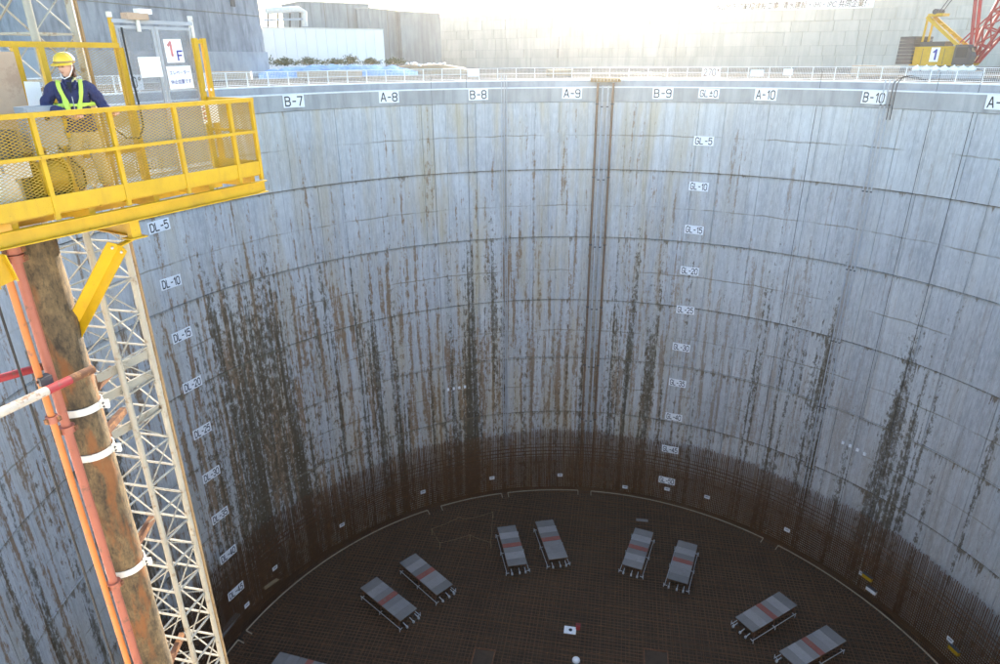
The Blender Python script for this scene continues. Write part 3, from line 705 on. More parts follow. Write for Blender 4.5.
# row of bags along the crane's foot
a_, b_ = athd(908, 66.5, 88), athd(985, 66.5, 88); a_.z = b_.z = 0
bw = thing('concrete_barrier', 'low grey concrete barrier carrying white bags below the crane', 'barrier', (a_+b_)/2+Vector((0,0,1.3)))
for k in range(5):
    p, q = a_.lerp(b_, k/5+.004), a_.lerp(b_, (k+1)/5-.004); wallbox(MB(), p-Vector((0,.3,0)), q-Vector((0,.3,0)), 1.31, 2.0, .6).build('barrier_block', MT['kerb'], bw)
for i in range(7):
    c = athd(917+i*9.2, 66.5, 88); 
    o = thing('sandbag', 'white bag on the concrete barrier below the crane, %s from the left' % ('first', 'second', 'third', 'fourth', 'fifth', 'sixth', 'seventh')[i], 'bag', (c.x, c.y, 2.0), None, 'white bags below the crane')
    m = MB(); 
    for j in range(5):
        z0 = 2.02+[0, .14, .32, .45, .52][j]; 
        for t_ in range(8):
            a = 2*math.pi*t_/8; rr_ = [.36, .46, .40, .26, .08][j]*(1+.12*math.sin(t_*2.3+i)); m.v.append(Vector((c.x+math.cos(a)*rr_, c.y+math.sin(a)*rr_, z0)))
    m.f = [(j*8+t_, j*8+(t_+1)%8, (j+1)*8+(t_+1)%8, (j+1)*8+t_) for j in range(4) for t_ in range(8)]+[tuple(range(7,-1,-1)), tuple(range(32, 40))]
    b = m.build('sack', MT['sign'], o, smooth=True); MB().tube((c.x, c.y, 2.5), (c.x+.05, c.y, 2.64), .07, 6).build('neck', MT['sign'], o)
#PART2
# ================================================================== SHAFT FLOOR
ZM = -52.05
rc = thing('wall_rebar_cage', 'tall brown cage of vertical rebar standing round the shaft foot', 'rebar cage', (0, 0, -53.2))
vb = MB(); nbar = 1080
for lay, r, rad, zt in ((0, 37.75, .030, -42.75), (1, 38.55, .030, -43.4)):
    for i in range(nbar):
        a = 360*(i+.5*lay)/nbar
        if 95 < (a % 360) < 235: 
            if i % 3: continue
        z1 = zt + random.uniform(-.25, .25) + (.0 if (i//45) % 2 else -.35)
        p = cyl(a, r, -53.2); q = cyl(a+random.uniform(-.05, .05), r+random.uniform(-.06, .06), z1)
        X = Vector((math.cos(R_(a)), -math.sin(R_(a)), 0)); Y = Vector((math.sin(R_(a)), math.cos(R_(a)), 0))
        vs = [p-X*rad-Y*rad*.6, p+X*rad-Y*rad*.6, p+Y*rad*1.2, q-X*rad-Y*rad*.6, q+X*rad-Y*rad*.6, q+Y*rad*1.2]
        vb.add(vs, [(0,1,4,3),(1,2,5,4),(2,0,3,5),(3,4,5)])
tag(vb.build('vertical_bar', MT['rebar'], rc), kind='stuff')
hb = MB(); z = -53.0
while z < -45.3:
    for r in (37.80, 38.5): hb.ring([(r, z-.025), (r, z+.025), (r+.05, z+.025), (r+.05, z-.025)], 0, 360, 120)
    z += .32 if z < -47.5 else .55
tag(hb.build('hoop_bar', MT['rebar'], rc), kind='stuff')
mt = thing('floor_rebar_mat', 'brown grid of reinforcing bars covering the shaft floor', 'rebar mat', (0, 0, -53.2))
gb_ = MB(); RF = 36.2; sp = .42; k = int(RF/sp)
for i in range(-k, k+1):
    x = i*sp; L = math.sqrt(max(0, RF*RF-x*x))
    if L < .5: continue
    # lengths of bar lap, so no line is perfectly straight
    for ax in (0, 1):
        nseg = max(1, int(L*2/9)); 
        for j in range(nseg):
            a0, a1 = -L+2*L*j/nseg, -L+2*L*(j+1)/nseg; o1, o2 = random.uniform(-.035, .035), random.uniform(-.035, .035); zz = ZM-.045*ax+random.uniform(-.012, .012)
            if ax: gb_.bar((x+o1, a0-.3, zz), (x+o2, a1, zz), .05)
            else: gb_.bar((a0-.3, x+o1, zz), (a1, x+o2, zz), .05)
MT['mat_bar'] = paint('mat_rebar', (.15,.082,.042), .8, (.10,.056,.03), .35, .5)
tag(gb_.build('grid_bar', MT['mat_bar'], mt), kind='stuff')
g2 = MB(); sp2 = .75; k = int(RF/sp2)
for i in range(-k, k+1):
    x = i*sp2; L = math.sqrt(max(0, RF*RF-x*x))
    if L > .5: g2.bar((x, -L, ZM-.7), (x, L, ZM-.7), .05); g2.bar((-L, x, ZM-.75), (L, x, ZM-.75), .05)
tag(g2.build('lower_grid_bar', MT['rebar'], mt), kind='stuff')
ch = MB()
for i in range(420):
    a = random.uniform(0, 6.28); r = RF*math.sqrt(random.random()); ch.bar((r*math.sin(a), r*math.cos(a), -53.2), (r*math.sin(a), r*math.cos(a), ZM-.05), .05)
tag(ch.build('chair_bar', MT['rebar'], mt), kind='stuff')
# radial starter bars and the pale edge hoop, in segments with gaps
sb = MB()
for i in range(620):
    a = 360*i/620; jit = random.uniform(-.1, .1)
    sb.bar(cyl(a, 36.28, ZM+.42), cyl(a, 34.9+jit, ZM+.06), .035)
    if i % 2 == 0: sb.bar(cyl(a, 36.28, ZM+.42), cyl(a, 36.28, -53.2), .035)
tag(sb.build('starter_bar', MT['rebar'], mt), kind='stuff')
MT['pale_bar'] = paint('pale_timber_edge', (.42,.34,.24), .7, (.30,.22,.15), 2, .55)
for a0, a1 in ((-118, -82.5), (-80.5, -38.5), (-35.5, -22.0), (-20.6, -5.2), (-2.4, 33.5), (36.5, 75), (77, 110)):
    MB().ring([(36.24, ZM+.42), (36.24, ZM+.50), (36.36, ZM+.50), (36.36, ZM+.42)], a0, a1, max(4, int((a1-a0)/2))).build('edge_batten', MT['pale_bar'], mt)
    for aa in (a0, a1): MB().bar(cyl(aa, 36.3, ZM+.46), cyl(aa, 35.6, ZM+.25), .09).build('end_batten', MT['pale_bar'], mt)

# ---- rolling deck platforms
def make_cart():
    t = thing('deck_cart', 'x', 'platform', (0,0,0))
    top = 1.25
    m = MB()
    for y in (-1.05, 1.05): m = MB().bar((-3.45, y, top-.16), (3.45, y, top-.16), .10, .18).build('side_beam', MT['rust'], t, local=True)
    for x in (-3.3, -1.1, 1.1, 3.3): MB().bar((x, -1.0, top-.16), (x, 1.0, top-.16), .09, .14).build('cross_beam', MT['rust'], t, local=True)
    xs = [-3.5, -2.35, -1.2, -.35, .35, 1.25, 2.4, 3.5]
    for i in range(7):
        st = i == 3
        o = MB().box(((xs[i]+xs[i+1])/2, 0, top-.035+(.012 if st else random.uniform(-.008, .008))), (xs[i+1]-xs[i]-.02, 2.3, .05)).build('red_deck_plate' if st else 'deck_plate', MT['redstripe'] if st else (MT['plate'], MT['plate2'])[i % 2], t, local=True)
    for x in (-3.1, 0, 3.1):
        for y in (-1.05, 1.05):
            lg = MB().bar((x, y, .22), (x, y, top-.25), .10).build('leg', MT['rust'], t, local=True)
            MB().tube((x, y-.05, .13), (x, y+.05, .13), .13, 10).build('wheel', MT['dark'], lg, local=True)
    for y in (-1.05, 1.05):
        MB().bar((-3.1, y, .35), (0, y, top-.3), .05).build('brace', MT['rust'], t, local=True)
        MB().bar((3.1, y, .35), (0, y, top-.3), .05).build('brace', MT['rust'], t, local=True)
        MB().bar((-3.3, y*1.25, .30), (3.7, y*1.25, .30), .06).build('outrigger_rail', MT['greypipe'], t, local=True)
        for x in (-3.0, 0.2, 3.6):
            MB().bar((x, y, .32), (x, y*1.35, .32), .06).build('outrigger_arm', MT['greypipe'], t, local=True)
            MB().tube((x, y*1.35, .02), (x, y*1.35, .55), .04, 8).build('jack', MT['greypipe'], t, local=True)
    for y in (-.8, .1, .8):
        MB().bar((3.45, y, .75), (4.05, y, .62), .07).build('tow_arm', MT['greypipe'], t, local=True)
        MB().box((4.08, y, .58), (.2, .18, .24)).build('end_jack', MT['greypipe'], t, local=True)
    return t
MT['plate2'] = paint('pale_deck_plate', (.31,.285,.275), .5, (.22,.20,.18), 1.5, .52, dark=.7)
cart = make_cart()
CARTS = [(-22.3, 12.1, -32, 'grey deck platform with red stripe, near the left shaft edge, nearest of its pair'), (-19.3, 16.4, -36, 'grey deck platform with red stripe, far one of the left pair'),
 (-10.35, 22.8, -69, 'grey deck platform beside the roped opening, left of the far left pair'), (-5.8, 24.7, -69, 'grey deck platform left of the wall pipes, right of the far left pair'),
 (4.7, 24.9, -103, 'grey deck platform right of the wall pipes, left of the far right pair'), (9.8, 23.5, -104, 'grey deck platform below sign GL-50, right of the far right pair'),
 (18.0, 17.3, -139, 'grey deck platform of the right pair, further from the camera'), (21.7, 13.4, -142, 'grey deck platform at the bottom right, nearest of the right pair'),
 (-27.2, 2.0, -6, 'grey deck platform at the bottom edge left of centre, cut by the frame')]
for i, (x, y, an, lb) in enumerate(CARTS):
    o = cart if i == 0 else copy_tree(cart)
    o.matrix_world = Matrix.Translation((x, y, ZM+.02)) @ Matrix.Rotation(R_(an), 4, 'Z'); tag(o, lb, 'platform', 'rolling deck platforms on the rebar floor')
# ---- small things on the floor
def at_mat(x, y): 
    p = atz(x, y, ZM+.03); return p
p = at_mat(570, 631)
o = thing('target_board', 'white square board with black dot lying on the rebar floor', 'board', p)
MB().box(p+Vector((0,0,.12)), (1.25, .95, .06)).build('board', MT['sign'], o)
MB().tube(p+Vector((.05,.02,.15)), p+Vector((.05,.02,.165)), .19, 16).build('dot', MT['ink'], o)
for sx in (-.5, .5): MB().box(p+Vector((sx,0,.045)), (.08,.8,.09)).build('batten', MT['timber'], o)
p = at_mat(578, 629)
o = thing('red_box', 'small red box beside the white target board', 'box', p)
MB().box(p+Vector((0,0,.28)), (.45,.4,.5)).build('body', MT['red'], o); MB().box(p+Vector((0,0,.55)), (.5,.45,.05)).build('lid', MT['red'], o); MB().bar(p+Vector((-.18,0,.62)), p+Vector((.18,0,.62)), .04).build('handle', MT['dark'], o)
for x, y, w_, lb in ((483, 659, 1.15, 'brown timber hatch frame on the floor at bottom centre left'), (656, 660, 1.3, 'brown timber hatch frame on the floor at bottom centre right')):
    p = at_mat(x, y); o = thing('hatch_frame', lb, 'frame', p, None, 'timber hatch frames')
    for sx in (-1, 1): MB().box(p+Vector((sx*w_*.9,0,.1)), (.12, 2.4, .14)).build('side_timber', MT['rust'], o)
    for sy in (-1, 1): MB().box(p+Vector((0,sy*1.13,.1)), (w_*1.8-.15, .12, .13)).build('end_timber', MT['rust'], o)
    MB().box(p+Vector((0,0,.03)), (w_*1.7, 2.1, .04)).build('hatch_board', MT['floor'], o)
p = at_mat(576, 662); o = thing('floor_marker', 'small white domed marker on the floor at bottom centre', 'marker', p)
MB().ball(p+Vector((0,0,.25)), (.4,.4,.28), 12, 8).build('dome', MT['sign'], o, smooth=True); MB().tube(p, p+Vector((0,0,.12)), .45, 12).build('base', MT['dark'], o)
p = at_mat(642, 521); o = thing('timber_board', 'short grey board lying near the far floor edge', 'board', p)
MB().box(p+Vector((0,0,.12)), (1.5,.5,.06)).build('board', MT['plate'], o); MB().box(p+Vector((.5,0,.05)), (.08,.5,.08)).build('batten', MT['timber'], o); MB().box(p+Vector((-.5,0,.05)), (.08,.5,.08)).build('batten', MT['timber'], o)
# roped-off opening in the mat
o = thing('roped_opening', 'opening in the rebar floor roped off by thin posts', 'barrier', at_mat(462, 540))
px_ = [(432, 535), (440, 549), (470, 541), (486, 547), (491, 548), (493, 518), (466, 525), (460, 523)]
pp = [at_mat(*q) for q in px_]
for q in pp[:6]:
    if q is not pp[3]: MB().bar(q, q+Vector((0,0,1.0)), .06).build('post', MT['timber'], o)
for i in range(len(pp)):
    a_, b_ = pp[i]+Vector((0,0,.95)), pp[(i+1)%len(pp)]+Vector((0,0,.95)); md = (a_+b_)/2-Vector((0,0,.12)); MB().poly([a_, md, b_], .022, 5).build('rope', MT['timber'], o)
# long timbers and beams at the left foot of the wall
o = thing('leaning_beam', 'grey steel beam lying at the left foot of the wall', 'beam', cyl(-84, 37.2, -52))
a_, b_ = atz(219, 638, -51), atz(238, 614, -51.0); MB().bar(a_, b_, .55, .12).build('web', MT['plate'], o); 
for s in (-1, 1): MB().bar(a_+Vector((0,0,.1*s)), b_+Vector((0,0,.1*s)), .62, .05).build('flange', MT['plate'], o)
o = thing('timber_plank', 'ochre plank fixed on the rebar cage at the left', 'plank', cyl(-72, 37.6, -50)); 
def oncyl(x, y, r):
    d = ray(x, y); A = d.x**2+d.y**2; B = 2*(CAM.x*d.x+CAM.y*d.y); Cq = CAM.x**2+CAM.y**2-r*r
    return CAM+d*((-B+math.sqrt(B*B-4*A*Cq))/(2*A))
a_, b_ = oncyl(264, 589, 37.5), oncyl(278, 579, 37.5); MB().bar(a_, b_, .45, .12).build('plank', MT['timber'], o); MB().bar(a_+Vector((0,0,.3)), a_-Vector((0,0,.3)), .08).build('cleat', MT['rust'], o); MB().bar(b_+Vector((0,0,.3)), b_-Vector((0,0,.3)), .08).build('cleat', MT['rust'], o)
# small white tags wired to the cage, one about every panel
names = ['below sign DL-45', 'right of sign DL-40', 'above the left pair of platforms', 'left of the roped opening', 'above the roped opening', 'just left of the wall pipes', 'just right of the wall pipes', 'under sign GL-50', 'right of sign GL-50', 'above the right pair of platforms', 'over the right floor edge', 'at the bottom right corner']
for (x, y), nm in zip([(247, 605), (275, 568), (342, 525), (423, 492), (492, 478), (560, 475), (625, 487), (667, 489), (707, 497), (787, 530), (862, 574), (950, 640)], names):
    q = oncyl(x, y, 37.6); az = math.degrees(math.atan2(q.x, q.y)); X = Vector((math.cos(R_(az)), -math.sin(R_(az)), 0)); Zn = Vector((-math.sin(R_(az)), -math.cos(R_(az)), 0))
    o = thing('bar_tag', 'small white tag wired to the rebar cage %s' % nm, 'tag', q, basis(X, (0,0,1), Zn), 'white tags on the rebar cage')
    MB().box((0,0,0), (.7,.5,.03)).build('plate', MT['sign'], o, local=True); MB().box((0,.05,.018), (.4,.16,.006)).build('print', MT['grey_paint'], o, local=True)
for x, y, lb in ((868, 577, 'yellow toolbox hung on the rebar cage at the right, left of two'), (872, 590, 'white cable box hung on the rebar cage at the right, lower one'), (955, 650, 'yellow box hung on the rebar cage at the bottom right')):
    q = oncyl(x, y, 37.6); az = math.degrees(math.atan2(q.x, q.y)); X = Vector((math.cos(R_(az)), -math.sin(R_(az)), 0)); Zn = Vector((-math.sin(R_(az)), -math.cos(R_(az)), 0))
    o = thing('hanging_box', lb, 'box', q, basis(X, (0,0,1), Zn), 'boxes on the rebar cage')
    MB().box((0,0,.1), (1.1,.45,.3)).build('body', MT['sign'] if 'white' in lb else MT['yellow'], o, local=True); MB().box((0,.25,.1), (1.14,.05,.34)).build('lid', MT['dark'], o, local=True); MB().bar((-.4,.27,.1), (-.3,.8,-.0), .03).build('hook', MT['dark'], o, local=True)
# little lamp boxes on the wall
for i, (az, z) in enumerate(((-31.5, -36.0), (-30.4, -36.0), (-29.3, -36.0), (-28.2, -36.0), (42.0, -36.4), (43.2, -36.4), (44.4, -36.5), (45.6, -36.6))):
    side = 'left of the wall pipes' if az < 0 else 'on the right wall'
    X = Vector((math.cos(R_(az)), -math.sin(R_(az)), 0)); Zn = Vector((-math.sin(R_(az)), -math.cos(R_(az)), 0))
    o = thing('sensor_box', 'small white sensor box %s, %s of a row of four' % (side, ('first', 'second', 'third', 'fourth')[i % 4]), 'box', cyl(az, RW-.08, z), basis(X, (0,0,1), Zn), 'sensor boxes on the wall')
    MB().box((0,0,0), (.26,.34,.16)).build('body', MT['sign'], o, local=True); MB().box((0,-.19,-.02), (.1,.06,.1)).build('gland', MT['dark'], o, local=True)

# ================================================================== LIFT PLATFORM (foreground)
E0 = Vector((-6.462, -31.162, 0)); U = Vector((.310, .951, 0)).normalized(); V = Vector((-U.y, U.x, 0)); UP = Vector((0,0,1))
def P(u, v, z): return E0+U*u+V*v+UP*z
Y_ = MT['yellow']
UL = -8.2; UR = 1.745; ZF = 1.93; ZR = 3.095; ZMID = 2.58; VB = 1.05
pf = thing('lift_platform', 'yellow steel access platform with mesh guard rails over the shaft', 'platform', P(0, .5, 1.6))
def add(mb, name, mat=None, parent=None, smooth=False): return mb.build(name, mat or Y_, parent or pf, smooth=smooth)
# floor of chequer plates
u = UL; i = 0
while u < UR-.01:
    u1 = min(u+1.2, UR); add(MB().box(P((u+u1)/2, VB/2, ZF-.03), (u1-u-.015, VB-.06, .05), U, V), 'floor_plate'); u = u1
add(MB().box(P((UL+UR)/2, -.01, 2.005), (UR-UL, .012, .21), U, V), 'toe_board')
add(MB().box(P(UR, VB/2, 2.005), (.012, VB, .21), U, V), 'toe_board')
def channel(p, q, h, wd, th, out, name, parent=None):
    p, q = Vector(p), Vector(q); d = (q-p).normalized(); m = MB(); o_ = Vector(out).normalized(); upv = d.cross(o_).normalized()
    if upv.z < 0: upv = -upv
    L = (q-p).length; c = (p+q)/2
    m.box(c, (L, th, h-2*th), d, o_, upv); 
    for s in (-1, 1): m.box(c+upv*(s*(h/2-th/2))+o_*(wd/2-th/2), (L, wd, th), d, o_, upv)
    return add(m, name, parent=parent)
channel(P(UL, -.02, 1.705), P(UR+.02, -.02, 1.705), .19, .09, .014, -V, 'front_channel')
channel(P(UL, VB-.05, 1.705), P(UR, VB-.05, 1.705), .19, .09, .014, V, 'rear_channel')
for u in (UR-.12, .8, -.15, -1.1, -2.05, -3.0, -4.0, -5.0): add(MB().box(P(u, VB/2, 1.79), (.08, VB-.15, .17), U, V), 'cross_joist')
for u in (UR, 1.30, .335, -.625, -1.585, -2.54, -3.5, -4.46, -5.4, -6.36, -7.3):
    add(MB().box(P(u, 0, (1.81+ZR-.03)/2), (.055, .055, ZR-.03-1.81), U, V), 'post')
add(MB().box(P((UL+UR)/2, 0, ZR-.03), (UR-UL+.06, .07, .06), U, V), 'top_rail')
add(MB().box(P((UL+UR)/2, -.035, ZMID), (UR-UL, .03, .045), U, V), 'middle_rail')
# end rail at the gate side
add(MB().box(P(UR, VB/2, ZR-.031), (.06, VB-.1, .055), U, V), 'end_top_rail'); add(MB().box(P(UR, VB/2, ZMID), (.035, VB-.07, .04), U, V), 'end_middle_rail')
# expanded metal mesh, real strands
def mesh_panel(name, o, X, Z, wd, ht, mat, cw=.074, chh=.038, th=.0085, parent=None):
    m = MB(); X = Vector(X).normalized(); Z = Vector(Z).normalized(); N = X.cross(Z)
    sl = chh/cw; k0 = -int(wd*sl/chh)-2; k1 = int(ht/chh)+2
    for sgn in (1, -1):
        for k in range(k0*1, k1+(-k0)+1):
            # line z = z0 + sgn*sl*x
            z0 = k*chh; xs = []
            x0, x1 = 0.0, wd
            za, zb = z0+sgn*sl*x0, z0+sgn*sl*x1
            lo, hi = 0.0, ht
            # clip in z
            if sgn > 0: x0 = max(x0, (lo-z0)/sl); x1 = min(x1, (hi-z0)/sl)
            else: x0 = max(x0, (z0-hi)/sl); x1 = min(x1, (z0-lo)/sl)
            if x1-x0 < .01: continue
            a, b = o+X*x0+Z*(z0+sgn*sl*x0), o+X*x1+Z*(z0+sgn*sl*x1)
            d = (b-a).normalized(); w_ = d.cross(N)*th*.5; nn = N*th*.5*sgn*.6
            m.add([a-w_, a+w_, b+w_, b-w_, a-w_+nn, a+w_+nn, b+w_+nn, b-w_+nn], [(0,1,2,3),(7,6,5,4),(0,4,5,1),(3,2,6,7)])
    return tag(m.build(name, mat, parent or pf), kind='stuff')
us = [-5.4, -4.46, -3.5, -2.54, -1.585, -.625, .335, 1.30, UR]
for a, b in zip(us[:-1], us[1:]): mesh_panel('mesh_panel', P(a+.03, .03, 2.10), U, UP, b-a-.06, ZR-.06-2.10, MT['yellow_mesh'])
mesh_panel('end_mesh_panel', P(UR+.005, .04, 2.10), V, UP, VB-.1, ZR-.06-2.10, MT['yellow_mesh'])
# tall rear guard left of the gate
add(MB().box(P((UL+.40)/2, VB, 3.86), (.40-UL, .06, .07), U, V), 'rear_top_rail')
for u in (-1.02, -.70, .42): add(MB().box(P(u, VB, (1.81+3.83)/2), (.075, .06, 3.83-1.81), U, V), 'rear_post')
add(MB().box(P((UL+.40)/2, VB, 3.0), (.40-UL, .04, .07), U, V), 'rear_middle_rail')
add(MB().box(P((UL+.40)/2, VB, 2.40), (.40-UL, .04, .07), U, V), 'rear_lower_rail')
mesh_panel('rear_mesh_panel', P(-1.0, VB-.03, 2.0), U, UP, 1.4, 1.0, MT['yellow_mesh'])
mesh_panel('rear_mesh_panel', P(-.66, VB-.03, 3.04), U, UP, 1.06, .78, MT['yellow_mesh'], .07, .035, .003)
bo_ = thing('plywood_board', 'brown plywood board standing at the left end of the platform', 'board', P(-1.75, VB-.1, 1.95))
MB().box(P(-1.78, VB-.12, 2.86), (1.35, .02, 1.82), U, V).build('sheet', MT['ply'], bo_); MB().box(P(-1.78, VB-.09, 2.3), (1.3, .04, .07), U, V).build('batten', MT['timber'], bo_)
# brackets below
br_o = P(-.62, 0, 1.6)
add(MB().box(P(-.645, .0, 1.49), (.14, .10, .24), U, V), 'hanger'); add(MB().box(P(-.645, -.0, 1.37), (.26, .2, .018), U, V), 'hanger_plate')
add(MB().box(P(-.645, .60, 1.49), (.012, 1.1, .2), U, V), 'bracket_web'); 
for z_ in (1.585, 1.395): add(MB().box(P(-.645, .60, z_), (.12, 1.1, .012), U, V), 'bracket_flange')
# raking brace (channel) down to the muddy pipe
ba, bb = athd(119, 246, 10.2), athd(74, 333, 10.72)
d = (bb-ba).normalized(); view = (CAM-ba).normalized(); sd_ = d.cross(view).normalized(); nv = sd_.cross(d).normalized()
m = MB(); L = (bb-ba).length; c = (ba+bb)/2
n1 = (sd_+nv*.55).normalized(); n2 = (-sd_*1.0+nv*.9).normalized()
for nd_, w_ in ((n1, .165), (n2, .15)):
    oth = d.cross(nd_).normalized(); m.box(c-nv*.05+nd_*(w_/2), (L, w_, .014), d, nd_, oth)
bro = add(m, 'raking_brace')
for e, f in ((ba, 1), (bb, -1)):
    for s in (-1, 1): add(MB().tube(e+d*(.06*f)+sd_*(.06*s), e+d*(.06*f)+sd_*(.06*s)+nv*.03, .018, 8), 'bolt', MT['grey_paint'], bro)
add(MB().bar(ba, P(-.645, 0, 1.37), .10, .02), 'gusset'); add(MB().bar(bb, bb+V*.18, .12, .02), 'gusset')
channel(athd(-8, 258, 9.3), athd(6, 284, 9.35), .22, .1, .014, -V, 'left_hanger')
# cables on the platform
o = MB().poly([P(.47, VB-.06, 4.1), P(.46, VB-.08, 3.5), P(.47, VB-.1, 3.0), P(.45, VB-.12, 2.72), P(.3, VB-.2, 2.58), P(.1, VB-.2, 2.6), P(-.05, VB-.2, 2.75)], .016, 6).build('power_cable', MT['black'], smooth=True)
tag(o, 'black power cable hanging down the gate post', 'cable')

# ---- lift gate
gt = thing('lift_gate', 'grey double lift gate with white notices behind the worker', 'gate', P(1.08, VB, 1.93))
VG = VB+.06
for u0, u1 in ((.44, 1.06), (1.09, 1.72)):
    zt = 4.13; fr = MB()
    for uu in (u0+.02, u1-.02): fr.box(P(uu, VG, (1.96+zt)/2), (.04, .035, zt-1.96), U, V)
    for zz in (1.98, zt-.02): fr.box(P((u0+u1)/2, VG, zz), (u1-u0-.08, .035, .04), U, V)
    fo = fr.build('door_frame', MT['grey_paint'], gt)
    MB().box(P((u0+u1)/2, VG, (2.0+zt)/2), (u1-u0-.08, .006, zt-2.1), U, V).build('door_sheet', MT['gate_pane'], fo)
MB().box(P(1.08, VG, 4.19), (1.36, .06, .05), U, V).build('head_rail', MT['grey_paint'], gt)
MB().box(P(.79, VG-.05, 4.13), (.05, .03, .16), U, V).build('latch', MT['white'], gt)
for uu in (.40, 1.755): MB().box(P(uu, VG, 3.08), (.05, .05, 2.3), U, V).build('gate_post', MT['white'] if uu > 1 else Y_, gt); MB().box(P(uu, VG, 4.27), (.06, .05, .07), U, V).build('post_cap', MT['white'], gt)
for uu in (1.70, 1.86): MB().box(P(uu, VG-.09, 2.96), (.075, .06, 2.04), U, V).build('guide_post', Y_, gt)
MB().box(P(1.78, VG-.085, 3.93), (.24, .05, .06), U, V).build('guide_tie', Y_, gt)
for uu in (1.72, 1.82): MB().box(P(uu, VG-.14, 3.2), (.03, .01, .04), U, V).build('bolt', MT['sign'], gt)
# box on the head of the gate
hb_o = thing('gate_motor_box', 'small tan box with white case on top of the lift gate', 'box', P(.9, VG, 4.215))
MB().box(P(.80, VG, 4.26), (.34, .16, .09), U, V).build('body', MT['ply'], hb_o); MB().box(P(.93, VG-.02, 4.33), (.22, .12, .07), U, V).build('case', MT['sign'], hb_o)
def paper(u, z, w_, h_, lines, label, v=VG-.035, tilt=0.02):
    X = (U*math.cos(tilt)+UP*math.sin(tilt)); Z = (UP*math.cos(tilt)-U*math.sin(tilt)); N = X.cross(Z)
    o = thing('notice', label, 'sign', P(u, v, z), basis(X, Z, N), 'paper notices on the platform')
    MB().box((0,0,0), (w_, h_, .006)).build('sheet', MT['sign'], o, local=True)
    for txt, x, y, sz, mt_, sx in lines:
        if txt[0] == '#': l_ = tag(sign_mesh(txt[1:], sz, .2, th=.003)[0].build('lettering', mt_, o, local=True), kind='stuff')
        else: l_ = link('lettering', text_mesh(txt, sz, mt_, .001, .008*sz, 0, sx), o)
        l_.location = (x, y, .005)
    return o
paper(1.33, 3.79, .31, .34, [('#1', -.07, .03, .19, MT['inkred'], 1.0), ('#F', .09, -.07, .13, MT['inkblue'], 1.0)], 'white notice with red 1 and blue F on the right gate door')
paper(1.36, 3.40, .44, .34, [('エレベーター', 0, .075, .07, MT['inkblue'], .9), ('停止位置です', 0, -.06, .07, MT['inkblue'], .9)], 'white notice with two blue lines low on the right gate door')
paper(.87, 3.56, .37, .29, [], 'plain white paper notice on the left gate door')
paper(1.52, 2.86, .16, .30, [], 'pale weathered notice on the platform end mesh', v=.62)
o = thing('notice', 'narrow red and white notice strip on the platform end mesh', 'sign', P(UR-.05, .95, 2.9), None, 'paper notices on the platform')
MB().box(P(1.36, .66, 2.86), (.07, .008, .30), U, V).build('sheet', MT['sign'], o)
for zz in (2.93, 2.86, 2.79): MB().box(P(1.36, .653, zz), (.045, .004, .04), U, V).build('print', MT['inkred'], o)
paper(-.98, 3.20, .19, .42, [], 'white instruction sheet hung above the grey control box', v=.95, tilt=-.06)

# ---- control box left of the worker
cbx = thing('control_box', 'grey steel control box beside the worker', 'box', P(-1.2, .55, 1.95))
MB().box(P(-1.16, .62, 2.88), (.44, .22, .50), U, V).build('case', MT['grey_paint'], cbx); MB().box(P(-1.16, .505, 2.90), (.38, .012, .42), U, V).build('door', MT['grey_paint'], cbx)
MB().tube(P(-1.14, .50, 2.98), P(-1.14, .48, 2.98), .028, 10).build('knob', MT['ink'], cbx)
MB().box(P(-.92, .505, 2.92), (.05, .014, .40), U, V).build('yellow_strip', MT['yellow'], cbx)
for uu in (-1.32, -1.0): MB().box(P(uu, .62, 2.28), (.05, .05, .70), U, V).build('leg', MT['grey_paint'], cbx)
MB().poly([P(-1.1, .5, 2.65), P(-1.0, .42, 2.45), P(-.9, .4, 2.3), P(-.85, .5, 2.1), P(-.9, .6, 1.97)], .014, 6).build('cable', MT['black'], cbx, smooth=True)
o = thing('junction_box', 'small beige junction box low on the platform at the left edge', 'box', P(-1.72, .4, 1.93))
MB().box(P(-1.72, .42, 2.42), (.30, .16, .20), U, V).build('case', MT['sign'], o); MB().box(P(-1.72, .42, 2.13), (.06, .06, .40), U, V).build('stand', MT['grey_paint'], o)
o = thing('cement_bag', 'off white sack leaning on the platform floor at the left edge', 'bag', P(-1.95, .35, 1.93))
m = MB()
for j, (rx, ry, z_) in enumerate(((.17,.11,0), (.2,.14,.12), (.19,.13,.3), (.15,.09,.42), (.05,.04,.47))):
    for t_ in range(10): a = 2*math.pi*t_/10; m.v.append(P(-1.95+rx*math.cos(a)*(1+.08*math.sin(3*a+j)), .35+ry*math.sin(a), 1.94+z_))
m.f = [(j*10+t_, j*10+(t_+1)%10, (j+1)*10+(t_+1)%10, (j+1)*10+t_) for j in range(4) for t_ in range(10)]+[tuple(range(9,-1,-1)), tuple(range(40,50))]
m.build('sack', MT['sign'], o, smooth=True); MB().tube(P(-1.95,.35,2.40), P(-1.94,.35,2.47), .045, 7).build('tied_neck', MT['sign'], o)

